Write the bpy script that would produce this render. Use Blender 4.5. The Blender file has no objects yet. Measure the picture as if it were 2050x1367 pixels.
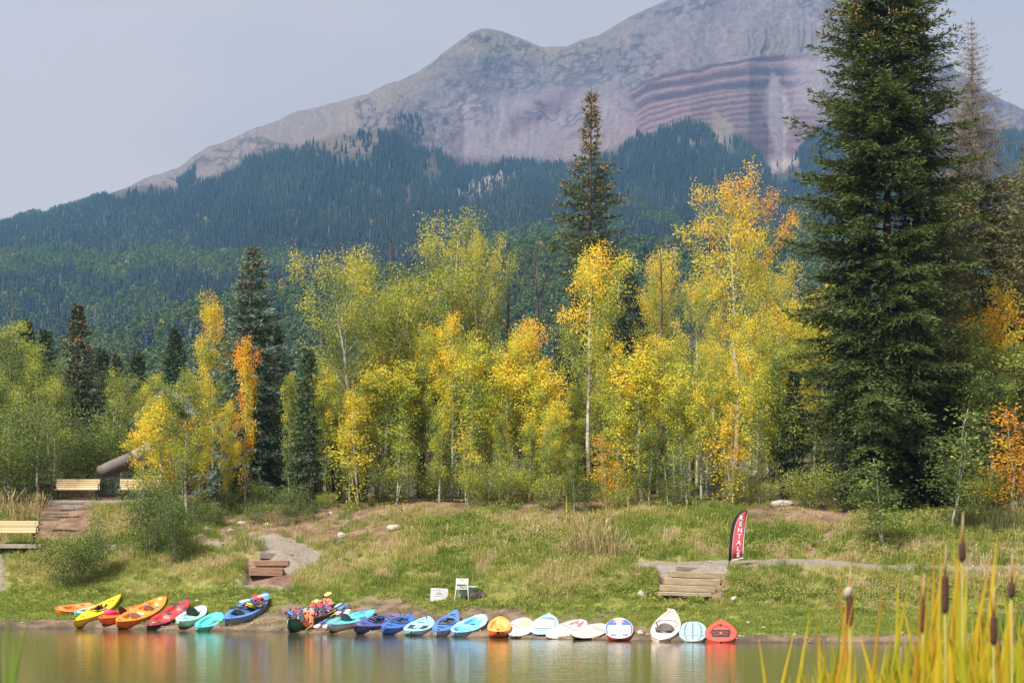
import bpy, math, random
import numpy as np
from mathutils import Vector, Matrix

# ------------------------------------------------------------------ camera, sky, sun, exposure
S = bpy.context.scene
COL = S.collection
FPX, HOR, EYE = 4000.0, 1100.0, 2.7           # focal length and horizon in photograph pixels, eye height in metres
cam_d = bpy.data.cameras.new('camera')
cam = bpy.data.objects.new('camera', cam_d); COL.objects.link(cam)
cam.location = (0, 0, EYE); cam.rotation_euler = (math.radians(90), 0, 0)
cam_d.sensor_width = 36; cam_d.lens = 36*FPX/2050
cam_d.shift_y = (HOR-683.5)/2050
cam_d.clip_start = 0.5; cam_d.clip_end = 20000
cam_d.dof.use_dof = True; cam_d.dof.focus_distance = 66; cam_d.dof.aperture_fstop = 6.3
S.camera = cam

SUN_EL, SUN_AZ = math.radians(54), math.radians(-138)   # azimuth clockwise from +Y: behind the viewer, to the left
W = bpy.data.worlds.new('World'); S.world = W; W.use_nodes = True
nt = W.node_tree; nt.nodes.clear()
sky = nt.nodes.new('ShaderNodeTexSky'); sky.sky_type = 'NISHITA'; sky.sun_disc = False
sky.sun_elevation = SUN_EL; sky.sun_rotation = SUN_AZ; sky.dust_density = 3.0; sky.altitude = 2500
cl = nt.nodes.new('ShaderNodeMix'); cl.data_type = 'RGBA'
cl.inputs[0].default_value = 0.93
tcn = nt.nodes.new('ShaderNodeTexCoord'); mp = nt.nodes.new('ShaderNodeMapping'); mp.inputs['Scale'].default_value = (1.2, 1.2, 3.0)
nz = nt.nodes.new('ShaderNodeTexNoise'); nz.inputs['Scale'].default_value = 1.6; nz.inputs['Detail'].default_value = 3
cr = nt.nodes.new('ShaderNodeValToRGB')
cr.color_ramp.elements[0].position = 0.36; cr.color_ramp.elements[0].color = (4.85, 4.2, 3.85, 1)
cr.color_ramp.elements[1].position = 0.64; cr.color_ramp.elements[1].color = (7.0, 5.8, 5.1, 1)
bgn = nt.nodes.new('ShaderNodeBackground'); bgn.inputs['Strength'].default_value = 0.0695
wo = nt.nodes.new('ShaderNodeOutputWorld')
nt.links.new(tcn.outputs['Generated'], mp.inputs['Vector']); nt.links.new(mp.outputs[0], nz.inputs['Vector'])
nt.links.new(nz.outputs['Fac'], cr.inputs[0])
nt.links.new(sky.outputs[0], cl.inputs[6]); nt.links.new(cr.outputs[0], cl.inputs[7])
nt.links.new(cl.outputs[2], bgn.inputs['Color']); nt.links.new(bgn.outputs[0], wo.inputs['Surface'])

sun_d = bpy.data.lights.new('sun', 'SUN'); sun_d.energy = 4.6; sun_d.angle = math.radians(7.0); sun_d.color = (1.0, 0.965, 0.90)
sun = bpy.data.objects.new('sun', sun_d); COL.objects.link(sun)
sdir = Vector((math.sin(SUN_AZ)*math.cos(SUN_EL), math.cos(SUN_AZ)*math.cos(SUN_EL), math.sin(SUN_EL)))
sun.rotation_euler = sdir.to_track_quat('Z', 'Y').to_euler()
S.view_settings.view_transform = 'Standard'; S.view_settings.look = 'None'
S.view_settings.exposure = 0.80; S.view_settings.gamma = 1.0
S.cycles.max_bounces = 6; S.cycles.diffuse_bounces = 2; S.cycles.glossy_bounces = 3
S.cycles.transmission_bounces = 3; S.cycles.transparent_max_bounces = 6; S.cycles.volume_bounces = 0
S.cycles.use_denoising = True; S.cycles.sample_clamp_indirect = 4.0
S.cycles.caustics_reflective = False; S.cycles.caustics_refractive = False

# ------------------------------------------------------------------ helpers
rng = np.random.default_rng(11)
random.seed(5)
PI = math.pi

def px_of(X, Y): return 1025 + FPX*X/Y
def py_of(Z, Y): return HOR - FPX*(Z-EYE)/Y
def at(px, py, Y): return Vector(((px-1025)*Y/FPX, Y, EYE-(py-HOR)*Y/FPX))

def _h(i, j, s):
    i = np.atleast_1d(i); j = np.atleast_1d(j)
    n = (i.astype(np.int64)*374761393 + j.astype(np.int64)*668265263 + s*974634777) & 0xffffffff
    n = ((n ^ (n >> 13))*1274126177) & 0xffffffff
    n = ((n ^ (n >> 16))*2246822519) & 0xffffffff
    return ((n ^ (n >> 15)) & 0xffffff)/float(0xffffff)
def vnoise(x, y, s=0):
    x = np.asarray(x, float); y = np.asarray(y, float)
    i = np.floor(x); j = np.floor(y); fx = x-i; fy = y-j
    fx = fx*fx*(3-2*fx); fy = fy*fy*(3-2*fy)
    a = _h(i, j, s); b = _h(i+1, j, s); c = _h(i, j+1, s); d = _h(i+1, j+1, s)
    o = (a+(b-a)*fx)*(1-fy) + (c+(d-c)*fx)*fy
    return o if np.ndim(x) else o[0]
def fbm(x, y, o=4, s=0):
    t = 0; a = 0.5; n = 0
    for k in range(o):
        t = t + a*vnoise(np.asarray(x)*2**k, np.asarray(y)*2**k, s+k*17); n += a; a *= 0.5
    return t/n
def sstep(a, b, x):
    t = np.clip((np.asarray(x, float)-a)/(b-a), 0, 1); return t*t*(3-2*t)
def lerp(a, b, t): return a+(b-a)*t

def np_mesh(name, V, F, col=None, smooth=False, extra=None):
    """V (n,3); F array (m,k) or list of such arrays"""
    m = bpy.data.meshes.new(name)
    V = np.ascontiguousarray(V, dtype=np.float32)
    Fs = F if isinstance(F, list) else [F]
    Fs = [np.asarray(f, dtype=np.int32) for f in Fs if len(f)]
    m.vertices.add(len(V)); m.vertices.foreach_set('co', V.ravel())
    tot = np.concatenate([np.full(len(f), f.shape[1], np.int32) for f in Fs])
    loops = np.concatenate([f.ravel() for f in Fs])
    m.loops.add(len(loops)); m.loops.foreach_set('vertex_index', loops)
    m.polygons.add(len(tot))
    st = np.concatenate([[0], np.cumsum(tot)[:-1]]).astype(np.int32)
    m.polygons.foreach_set('loop_start', st); m.polygons.foreach_set('loop_total', tot)
    m.update(calc_edges=True)
    if smooth: m.polygons.foreach_set('use_smooth', np.ones(len(tot), bool))
    if col is not None:
        a = m.attributes.new('col', 'FLOAT_COLOR', 'POINT')
        c = np.ones((len(V), 4), np.float32); c[:, :col.shape[1]] = col
        a.data.foreach_set('color', c.ravel())
    for k, v in (extra or {}).items():
        v = np.asarray(v)
        if v.ndim == 2:
            a = m.attributes.new(k, 'FLOAT_VECTOR', 'POINT'); a.data.foreach_set('vector', v.astype(np.float32).ravel())
        elif v.dtype.kind == 'i':
            a = m.attributes.new(k, 'INT', 'POINT'); a.data.foreach_set('value', v.astype(np.int32))
        else:
            a = m.attributes.new(k, 'FLOAT', 'POINT'); a.data.foreach_set('value', v.astype(np.float32))
    return m

def tag(o, label=None, cat=None, group=None, kind=None):
    if label: o['label'] = label
    if cat: o['category'] = cat
    if group: o['group'] = group
    if kind: o['kind'] = kind
    return o
def link(name, mesh, mat=None, parent=None, loc=None):
    o = bpy.data.objects.new(name, mesh); COL.objects.link(o)
    if mat is not None and mesh is not None and len(mesh.materials) == 0: mesh.materials.append(mat)
    if parent is not None: o.parent = parent
    if loc is not None: o.location = loc
    return o
def empty(name, loc=(0, 0, 0), rz=0.0, label=None, cat=None, group=None):
    o = bpy.data.objects.new(name, None); COL.objects.link(o)
    o.location = loc; o.rotation_euler = (0, 0, rz); o.empty_display_size = 0.2
    return tag(o, label, cat, group)

class MB:
    """collects simple shapes, builds ONE mesh"""
    def __init__(s): s.v = []; s.f = []
    def add(s, V, F):
        n = len(s.v); s.v += [tuple(p) for p in V]; s.f += [tuple(i+n for i in f) for f in F]; return s
    def box(s, c, d, M=None, bev=0.0):
        x, y, z = d[0]/2, d[1]/2, d[2]/2
        b = min(bev, x*.9, y*.9, z*.9)
        if b <= 0:
            V = [(i*x, j*y, k*z) for k in (-1, 1) for j in (-1, 1) for i in (-1, 1)]
            F = [(0, 2, 3, 1), (4, 5, 7, 6), (0, 1, 5, 4), (2, 6, 7, 3), (0, 4, 6, 2), (1, 3, 7, 5)]
        else:
            V = []; idx = {}
            for k in (-1, 1):
                for j in (-1, 1):
                    for i in (-1, 1):
                        for ax in range(3):
                            p = [i*(x-b), j*(y-b), k*(z-b)]
                            p[ax] = (i*x, j*y, k*z)[ax]
                            idx[(i, j, k, ax)] = len(V); V.append(tuple(p))
            F = []
            for ax in range(3):
                for sg in (-1, 1):
                    o = [a for a in range(3) if a != ax]; q = []
                    for (a, bb) in ((-1, -1), (1, -1), (1, 1), (-1, 1)):
                        t = [0, 0, 0]; t[ax] = sg; t[o[0]] = a; t[o[1]] = bb; q.append(idx[(t[0], t[1], t[2], ax)])
                    if (sg < 0) != (ax == 1): q = q[::-1]
                    F.append(tuple(q))
            for ax in range(3):
                o = [a for a in range(3) if a != ax]
                for a in (-1, 1):
                    for bb in (-1, 1):
                        q = []
                        for (e, face) in ((-1, o[0]), (1, o[0]), (1, o[1]), (-1, o[1])):
                            t = [0, 0, 0]; t[ax] = e; t[o[0]] = a; t[o[1]] = bb; q.append(idx[(t[0], t[1], t[2], face)])
                        F.append(tuple(q))
            for k in (-1, 1):
                for j in (-1, 1):
                    for i in (-1, 1): F.append(tuple(idx[(i, j, k, a)] for a in range(3)))
        c = Vector(c)
        V = [c + (M @ Vector(p) if M is not None else Vector(p)) for p in V]
        return s.add(V, F)
    def tube(s, pts, rad, n=8, cap=True):
        pts = [Vector(p) for p in pts]
        if not hasattr(rad, '__len__'): rad = [rad]*len(pts)
        V = []; F = []
        ref = None
        for i, p in enumerate(pts):
            t = (pts[min(i+1, len(pts)-1)]-pts[max(i-1, 0)]).normalized()
            if ref is None: ref = Vector((0, 0, 1)) if abs(t.z) < .9 else Vector((1, 0, 0))
            u = t.cross(ref).normalized(); w = u.cross(t).normalized(); ref = w
            for k in range(n):
                a = 2*PI*k/n; V.append(p+(u*math.cos(a)+w*math.sin(a))*rad[i])
        for i in range(len(pts)-1):
            for k in range(n):
                F.append((i*n+k, i*n+(k+1) % n, (i+1)*n+(k+1) % n, (i+1)*n+k))
        if cap: F.append(tuple(range(n))[::-1]); F.append(tuple(range((len(pts)-1)*n, len(pts)*n)))
        return s.add(V, F)
    def lathe(s, prof, n=14, c=(0, 0, 0)):
        V = []; F = []
        for (r, z) in prof:
            for k in range(n):
                a = 2*PI*k/n; V.append((c[0]+r*math.cos(a), c[1]+r*math.sin(a), c[2]+z))
        for i in range(len(prof)-1):
            for k in range(n): F.append((i*n+k, i*n+(k+1) % n, (i+1)*n+(k+1) % n, (i+1)*n+k))
        F.append(tuple(range(n))[::-1]); F.append(tuple(range((len(prof)-1)*n, len(prof)*n)))
        return s.add(V, F)
    def mesh(s, name, smooth=False):
        m = bpy.data.meshes.new(name); m.from_pydata(s.v, [], s.f); m.update()
        if smooth: m.polygons.foreach_set('use_smooth', np.ones(len(m.polygons), bool))
        return m
    def build(s, name, mat, parent=None, smooth=False, loc=None): return link(name, s.mesh(name, smooth), mat, parent, loc)

# ------------------------------------------------------------------ materials
def new_mat(name):
    m = bpy.data.materials.new(name); m.use_nodes = True; t = m.node_tree
    return m, t, t.nodes['Principled BSDF']
def N(t, typ, **kw):
    n = t.nodes.new(typ)
    for k, v in kw.items():
        if k.startswith('i_'): n.inputs[k[2:].replace('_', ' ')].default_value = v
        else: setattr(n, k, v)
    return n
def mixc(t, fac, a, b, blend='MIX'):
    n = t.nodes.new('ShaderNodeMix'); n.data_type = 'RGBA'; n.blend_type = blend; n.clamp_factor = True
    for s, v in ((0, fac), (6, a), (7, b)):
        if hasattr(v, 'is_linked') or isinstance(v, bpy.types.NodeSocket): t.links.new(v, n.inputs[s])
        elif s == 0: n.inputs[0].default_value = v
        else: n.inputs[s].default_value = (*v[:3], 1)
    return n.outputs[2]
def ramp(t, fac, stops):
    n = t.nodes.new('ShaderNodeValToRGB'); e = n.color_ramp.elements
    e[0].position, e[0].color = stops[0][0], (*stops[0][1], 1)
    e[1].position, e[1].color = stops[-1][0], (*stops[-1][1], 1)
    for p, c in stops[1:-1]:
        x = e.new(p); x.color = (*c, 1)
    t.links.new(fac, n.inputs[0]); return n.outputs[0]
def noise(t, scale, detail=4, coord='Object', stretch=None, rough=0.55):
    tc = t.nodes.new('ShaderNodeTexCoord'); n = t.nodes.new('ShaderNodeTexNoise')
    n.inputs['Scale'].default_value = scale; n.inputs['Detail'].default_value = detail; n.inputs['Roughness'].default_value = rough
    src = tc.outputs[coord]
    if stretch:
        mpn = t.nodes.new('ShaderNodeMapping'); mpn.inputs['Scale'].default_value = stretch
        t.links.new(src, mpn.inputs[0]); src = mpn.outputs[0]
    t.links.new(src, n.inputs['Vector']); return n.outputs['Fac']
def bump(t, p, h, strength=0.3, dist=0.02):
    b = t.nodes.new('ShaderNodeBump'); b.inputs['Strength'].default_value = strength; b.inputs['Distance'].default_value = dist
    t.links.new(h, b.inputs['Height']); t.links.new(b.outputs[0], p.inputs['Normal'])
_mc = {}
def plain(c, rough=0.5, metal=0.0, var=0.18, scale=6.0, c2=None, edge=(0.42, 0.58), bmp=0.0):
    """a procedural paint/plastic/cloth: the colour with soft noise wear, or a mottle of two colours"""
    key = (tuple(c), rough, metal, var, scale, tuple(c2) if c2 else None, edge, bmp)
    if key in _mc: return _mc[key]
    m, t, p = new_mat('paint_%d' % len(_mc))
    nf = noise(t, scale)
    if c2: colr = ramp(t, nf, [(edge[0], c), (edge[1], c2)])
    else: colr = ramp(t, nf, [(0.3, tuple(x*(1-var) for x in c)), (0.7, tuple(min(1, x*(1+var*.6)) for x in c))])
    nf2 = noise(t, scale*5, 3)
    sc = ramp(t, noise(t, scale*2.7, 8, rough=.75), [(.36, (.62, .58, .52)), (.46, (1, 1, 1)), (.60, (1, 1, 1)), (.70, (1.18, 1.18, 1.18))])
    t.links.new(mixc(t, .75, colr, mixc(t, 1.0, colr, sc, 'MULTIPLY')), p.inputs['Base Color'])
    mr = t.nodes.new('ShaderNodeMapRange'); mr.inputs[3].default_value = max(0, rough-.1); mr.inputs[4].default_value = min(1, rough+.14)
    t.links.new(nf2, mr.inputs[0]); t.links.new(mr.outputs[0], p.inputs['Roughness'])
    p.inputs['Metallic'].default_value = metal
    if bmp: bump(t, p, nf2, bmp, 0.01)
    _mc[key] = m; return m
def wood(c1, c2, scale=3.0, stretch=(1, 12, 12), rough=.75):
    key = ('w', tuple(c1), tuple(c2), scale, stretch)
    if key in _mc: return _mc[key]
    m, t, p = new_mat('wood_%d' % len(_mc))
    nf = noise(t, scale, 6, stretch=stretch)
    oi = t.nodes.new('ShaderNodeObjectInfo')
    colr = ramp(t, nf, [(0.3, c1), (0.68, c2)])
    ml = t.nodes.new('ShaderNodeMapRange'); ml.inputs[3].default_value = .78; ml.inputs[4].default_value = 1.15
    t.links.new(oi.outputs['Random'], ml.inputs[0])
    cx = t.nodes.new('ShaderNodeCombineColor'); [t.links.new(ml.outputs[0], cx.inputs[k]) for k in range(3)]
    t.links.new(mixc(t, 1.0, colr, cx.outputs[0], 'MULTIPLY'), p.inputs['Base Color'])
    p.inputs['Roughness'].default_value = rough; bump(t, p, nf, .35, .012)
    _mc[key] = m; return m
def attr(t, name, typ='GEOMETRY'):
    a = t.nodes.new('ShaderNodeAttribute'); a.attribute_name = name; a.attribute_type = typ; return a
def math_n(t, op, a, b=None, c=None):
    n = t.nodes.new('ShaderNodeMath'); n.operation = op
    for i, v in enumerate((a, b, c)):
        if v is None: continue
        if isinstance(v, bpy.types.NodeSocket): t.links.new(v, n.inputs[i])
        else: n.inputs[i].default_value = v
    return n.outputs[0]
def leaf_shader(t, colr, trans=0.35, rough=.5, spec=.35):
    p = t.nodes['Principled BSDF']; t.links.new(colr, p.inputs['Base Color'])
    p.inputs['Roughness'].default_value = rough; p.inputs['Specular IOR Level'].default_value = spec
    tr = t.nodes.new('ShaderNodeBsdfTranslucent'); t.links.new(colr, tr.inputs['Color'])
    mx = t.nodes.new('ShaderNodeMixShader'); mx.inputs[0].default_value = trans
    t.links.new(p.outputs[0], mx.inputs[1]); t.links.new(tr.outputs[0], mx.inputs[2])
    t.links.new(mx.outputs[0], t.nodes['Material Output'].inputs['Surface'])

def aspen_leaf_mat():
    m, t, p = new_mat('aspen_leaves')
    a = attr(t, 'col'); sp = t.nodes.new('ShaderNodeSeparateColor'); t.links.new(a.outputs['Color'], sp.inputs[0])
    oi = t.nodes.new('ShaderNodeObjectInfo'); so = t.nodes.new('ShaderNodeSeparateColor'); t.links.new(oi.outputs['Color'], so.inputs[0])
    f = math_n(t, 'MULTIPLY_ADD', math_n(t, 'SUBTRACT', sp.outputs[0], .5), .75, so.outputs[0])
    f = math_n(t, 'MULTIPLY_ADD', math_n(t, 'SUBTRACT', sp.outputs[1], .55), so.outputs[1], f)
    c = ramp(t, f, [(0.0, (0.12, 0.18, 0.055)), (0.25, (0.28, 0.36, 0.07)), (0.45, (0.60, 0.60, 0.075)),
                    (0.65, (0.86, 0.66, 0.05)), (0.85, (0.86, 0.47, 0.04)), (1.0, (0.72, 0.26, 0.04))])
    br = math_n(t, 'MULTIPLY_ADD', sp.outputs[2], .35, .80)
    br = math_n(t, 'MULTIPLY', br, math_n(t, 'MULTIPLY', so.outputs[2], 1.0))
    cx = t.nodes.new('ShaderNodeCombineColor'); [t.links.new(br, cx.inputs[k]) for k in range(3)]
    leaf_shader(t, mixc(t, 1.0, c, cx.outputs[0], 'MULTIPLY'), .48)
    return m
def needle_mat():
    m, t, p = new_mat('spruce_needles')
    a = attr(t, 'col'); sp = t.nodes.new('ShaderNodeSeparateColor'); t.links.new(a.outputs['Color'], sp.inputs[0])
    oi = t.nodes.new('ShaderNodeObjectInfo')
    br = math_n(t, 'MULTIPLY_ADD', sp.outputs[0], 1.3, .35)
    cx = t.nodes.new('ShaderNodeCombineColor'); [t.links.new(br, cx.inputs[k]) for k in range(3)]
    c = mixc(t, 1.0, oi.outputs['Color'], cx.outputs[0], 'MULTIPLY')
    c = mixc(t, math_n(t, 'MULTIPLY', sp.outputs[1], .55), c, (0.16, 0.10, 0.05))
    leaf_shader(t, c, .16, .55, .3); return m
def bark_mat(c1, c2, scale=4, stretch=(1, 1, .35)):
    m, t, p = new_mat('bark'); nf = noise(t, scale, 5, stretch=stretch)
    t.links.new(ramp(t, nf, [(.35, c1), (.6, c2)]), p.inputs['Base Color']); p.inputs['Roughness'].default_value = .9
    bump(t, p, nf, .5, .03); return m
def tint_mat(name, stops, trans=.3):
    """colour from the per-instance value 'tint' plus per-blade 'col'"""
    m, t, p = new_mat(name); a = attr(t, 'tint', 'INSTANCER'); b = attr(t, 'col')
    sp = t.nodes.new('ShaderNodeSeparateColor'); t.links.new(b.outputs['Color'], sp.inputs[0])
    f = math_n(t, 'MULTIPLY_ADD', math_n(t, 'SUBTRACT', sp.outputs[0], .5), .35, a.outputs['Fac'])
    leaf_shader(t, ramp(t, f, stops), trans, .6, .25); return m

M_LEAF = aspen_leaf_mat(); M_NEEDLE = needle_mat()
M_ASPENBARK = bark_mat((0.16, 0.14, 0.11), (0.52, 0.49, 0.40), 5, (1, 1, 1.4))
M_SPRUCEBARK = bark_mat((0.05, 0.035, 0.025), (0.14, 0.10, 0.075))
M_DEADBARK = bark_mat((0.035, 0.03, 0.03), (0.13, 0.105, 0.09))
M_DRYBARK = bark_mat((0.15, 0.125, 0.095), (0.29, 0.245, 0.18))
M_CONE = plain((0.36, 0.18, 0.07), .7, var=.4, scale=3)

# ------------------------------------------------------------------ the bank: ground heights
GC = np.array([-400, 0, 150, 300, 450, 540, 640, 780, 960, 1090, 1180, 1270, 1380, 1600, 1850, 2050, 2500], float)
GS = np.array([1256, 1258, 1257, 1260, 1263, 1264, 1267, 1270, 1275, 1278, 1280, 1282, 1284, 1286, 1287, 1287, 1287], float)
GD = np.array([.35, 1.2, 3, 5, 5.8, 7.2, 9, 12, 14, 17, 25], float)
_L = [1247, 1236, 1207, 1172, 1157, 1126, 1098, 1056, 1024, 1000, 990]
_L2 = [1253, 1244, 1212, 1170, 1155, 1124, 1094, 1056, 1028, 1008, 992]
_P = [1254, 1245, 1212, 1168, 1156, 1107, 1086, 1046, 1022, 1004, 992]
_M = [1264, 1257, 1234, 1195, 1175, 1145, 1108, 1052, 1027, 1004, 993]
_M2 = [1269, 1262, 1239, 1199, 1180, 1144, 1106, 1056, 1028, 1004, 993]
_M3 = [1276, 1272, 1255, 1206, 1186, 1146, 1112, 1058, 1028, 1004, 993]
_R = [1278, 1269, 1244, 1199, 1178, 1134, 1121, 1062, 1024, 1002, 992]
_R2 = [1276, 1267, 1241, 1204, 1184, 1142, 1131, 1076, 1038, 1012, 1000]
GT = np.array([_L, _L, _L, _L2, _L2, _P, _M, _M, _M2, _M3, _M3, _R, _R, _R, _R2, _R2, _R2], float)
def shoreY(px): return EYE*FPX/(np.interp(px, GC, GS)-HOR)
_rows = np.concatenate([[-8, -1.5, 0], GD, [45, 80]])
_Z = np.zeros((len(GC), len(_rows)))
for i, c in enumerate(GC):
    ys = float(shoreY(c)); zz = EYE-(GT[i]-HOR)*(ys+GD)/FPX
    _Z[i] = np.concatenate([[-1.3, -.35, 0], zz, [zz[-1]+.5, zz[-1]+.9]])
CARVE = [(1322, 1448, 5.0, 7.35, .34), (498, 582, 5.2, 7.3, .40), (76, 176, 10.2, 15.5, .12)]
def ground_pd(px, d):
    px = np.asarray(px, float); d = np.asarray(d, float)
    i = np.clip(np.searchsorted(GC, px)-1, 0, len(GC)-2); u = np.clip((px-GC[i])/(GC[i+1]-GC[i]), 0, 1); u = u*u*(3-2*u)
    j = np.clip(np.searchsorted(_rows, d)-1, 0, len(_rows)-2); v = np.clip((d-_rows[j])/(_rows[j+1]-_rows[j]), 0, 1)
    z = lerp(lerp(_Z[i, j], _Z[i+1, j], u), lerp(_Z[i, j+1], _Z[i+1, j+1], u), v)
    Y = shoreY(px)+d; X = (px-1025)*Y/FPX
    a = sstep(-.5, 1.5, d)
    z = z + (fbm(X*.55, Y*.55, 4, 3)-.5)*(.10+.22*sstep(5, 12, d))*a + (fbm(X*3, Y*3, 3, 9)-.5)*.05*sstep(-.2, .4, d)
    for (x0, x1, d0, d1, dz) in CARVE: z = z-dz*sstep(x0-14, x0+4, px)*(1-sstep(x1-4, x1+14, px))*sstep(d0-.25, d0+.1, d)*(1-sstep(d1-.1, d1+.25, d))
    # the lip of the bank is undercut and uneven
    z = z + (fbm(X*1.3, Y*.2, 3, 31)-.35)*.13*sstep(0, .3, d)*(1-sstep(.4, 2.2, d))
    return z
def ground_z(X, Y):
    px = px_of(X, Y); return ground_pd(px, np.asarray(Y)-shoreY(px))
def on_ground(px, d):
    Y = float(shoreY(px)+d); return Vector(((px-1025)*Y/FPX, Y, float(ground_pd(px, d))))

def box_mask(px, py, x0, x1, y0, y1, sx=20, sy=6):
    return sstep(x0-sx, x0+sx, px)*(1-sstep(x1-sx, x1+sx, px))*sstep(y0-sy, y0+sy, py)*(1-sstep(y1-sy, y1+sy, py))
def ground_masks(px, d, X, Y):
    n1 = fbm(X*.8, Y*.8, 4, 51); n2 = fbm(X*2.2, Y*2.2, 4, 77); n3 = fbm(X*.35, Y*.35, 3, 5)
    w = (n2-.5)*1.6
    dirt = 1-sstep(.55, .95, d+w*.5)
    topd = np.interp(px, [380, 450, 560, 640, 760, 900, 1060, 1180, 1300, 1360, 1500, 2200], [.8, 2.0, 3.2, 4.2, 4.1, 4.3, 3.9, 3.6, 2.6, 1.2, .8, .8])
    dirt = np.maximum(dirt, (1-sstep(-.35, .35, d-topd+(n1-.5)*3.2))*sstep(.22, .46, n2+np.where((px > 560) & (px < 1130), .20, -.02)))
    path = np.zeros_like(px)
    path = np.maximum(path, sstep(468, 490, px+(n2-.5)*40)*(1-sstep(570, 592, px+(n2-.5)*50))*sstep(4.4, 4.9, d+w*.3)*(1-sstep(5.9, 6.1, d)))
    cx = np.interp(d, [7.0, 8, 9, 10.2], [560, 578, 580, 520]); hw = np.interp(d, [7.0, 8, 9, 10.2], [42, 52, 62, 40])
    path = np.maximum(path, (1-sstep(-6, 10, np.abs(px-cx)-hw+(n2-.5)*30))*sstep(6.9, 7.05, d)*(1-sstep(9.6, 10.3, d)))
    path = np.maximum(path, sstep(7.1, 7.3, d+w*.12)*(1-sstep(8.8, 9.1, d+w*.15))*sstep(1262, 1280, px))
    path = np.maximum(path, .9*box_mask(px, d, 195, 240, 8.2, 9.4, 14, .3))
    path = np.maximum(path, .9*box_mask(px, d, -60, 12, 4.2, 9.5, 10, .5))
    path = np.maximum(path, .85*box_mask(px, d, 395, 470, 8.8, 9.8, 30, .3))
    up = box_mask(px, d, 400, 800, 9.6, 15.5, 60, 1.0)*sstep(.34, .46, n1+.13)
    up = np.maximum(up, box_mask(px, d, 760, 1240, 13.0, 17, 60, .8)*sstep(.36, .5, n1+.10))
    up = np.maximum(up, box_mask(px, d, 1490, 1710, 12.2, 18, 30, .8)*sstep(.2, .36, n1+.15))
    up = np.maximum(up, (1-sstep(10, 24, np.abs(px-(1610+(d-9)*22))))*sstep(8.9, 9.4, d)*(1-sstep(12.5, 13.5, d))*sstep(.3, .5, n2+.1))
    for (x0, x1, d0, d1, dz) in CARVE: up = np.maximum(up, box_mask(px, d, x0-10, x1+10, d0, d1+.1, 8, .15))
    litter = sstep(13.5, 16.5, d+w*.8)
    return dirt, path, up, litter, n1, n2, n3

def build_ground():
    pxs = np.arange(-330, 2390, 6.5)
    ds = np.concatenate([np.linspace(-8, -.6, 10), np.arange(-.45, 20, .1), np.geomspace(20.4, 80, 40)])
    P, D = np.meshgrid(pxs, ds)
    Y = shoreY(P)+D; X = (P-1025)*Y/FPX; Z = ground_pd(P, D)
    V = np.stack([X, Y, Z], -1).reshape(-1, 3)
    nr, nc = P.shape
    I = np.arange(nr*nc).reshape(nr, nc)
    F = np.stack([I[:-1, :-1], I[:-1, 1:], I[1:, 1:], I[1:, :-1]], -1).reshape(-1, 4)
    dirt, path, up, lit, n1, n2, n3 = ground_masks(P, D, X, Y)
    def C(*c): return np.array(c)[None, None, :]
    m = lambda a: a[..., None]
    grass = lerp(C(.17, .19, .045), C(.27, .245, .085), m(sstep(.35, .65, n1)))
    grass = lerp(grass, C(.19, .23, .045), m(.7*(1-sstep(4.5, 6, D))))
    c = lerp(grass, lerp(C(.115, .082, .058), C(.23, .165, .115), m(sstep(.3, .7, n2))), m(dirt))
    c = lerp(c, lerp(C(.085, .055, .035), C(.19, .12, .08), m(n2)), m(lit))
    c = lerp(c, lerp(C(.15, .09, .06), C(.26, .17, .115), m(sstep(.3, .7, n2))), m(up))
    c = lerp(c, lerp(C(.20, .165, .135), C(.29, .25, .21), m(n2)), m(path))
    wet = (1-sstep(.02, .2, D+(n2-.5)*.25))
    c = lerp(c, C(.07, .055, .04), m(wet*.8))
    mat, t, p = new_mat('bank_soil')
    a = attr(t, 'col'); nf = noise(t, 9, 8, rough=.7)
    vr = t.nodes.new('ShaderNodeTexVoronoi'); vr.inputs['Scale'].default_value = 14
    tc = t.nodes.new('ShaderNodeTexCoord'); t.links.new(tc.outputs['Object'], vr.inputs['Vector'])
    g = ramp(t, nf, [(.25, (.55, .55, .55)), (.75, (1.35, 1.35, 1.35))])
    t.links.new(mixc(t, 1.0, a.outputs['Color'], g, 'MULTIPLY'), p.inputs['Base Color'])
    p.inputs['Roughness'].default_value = .95; p.inputs['Specular IOR Level'].default_value = .15
    bump(t, p, nf, .8, .06)
    return tag(link('ground', np_mesh('ground', V, F, c.reshape(-1, 3), True), mat), kind='structure')
build_ground()

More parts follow.
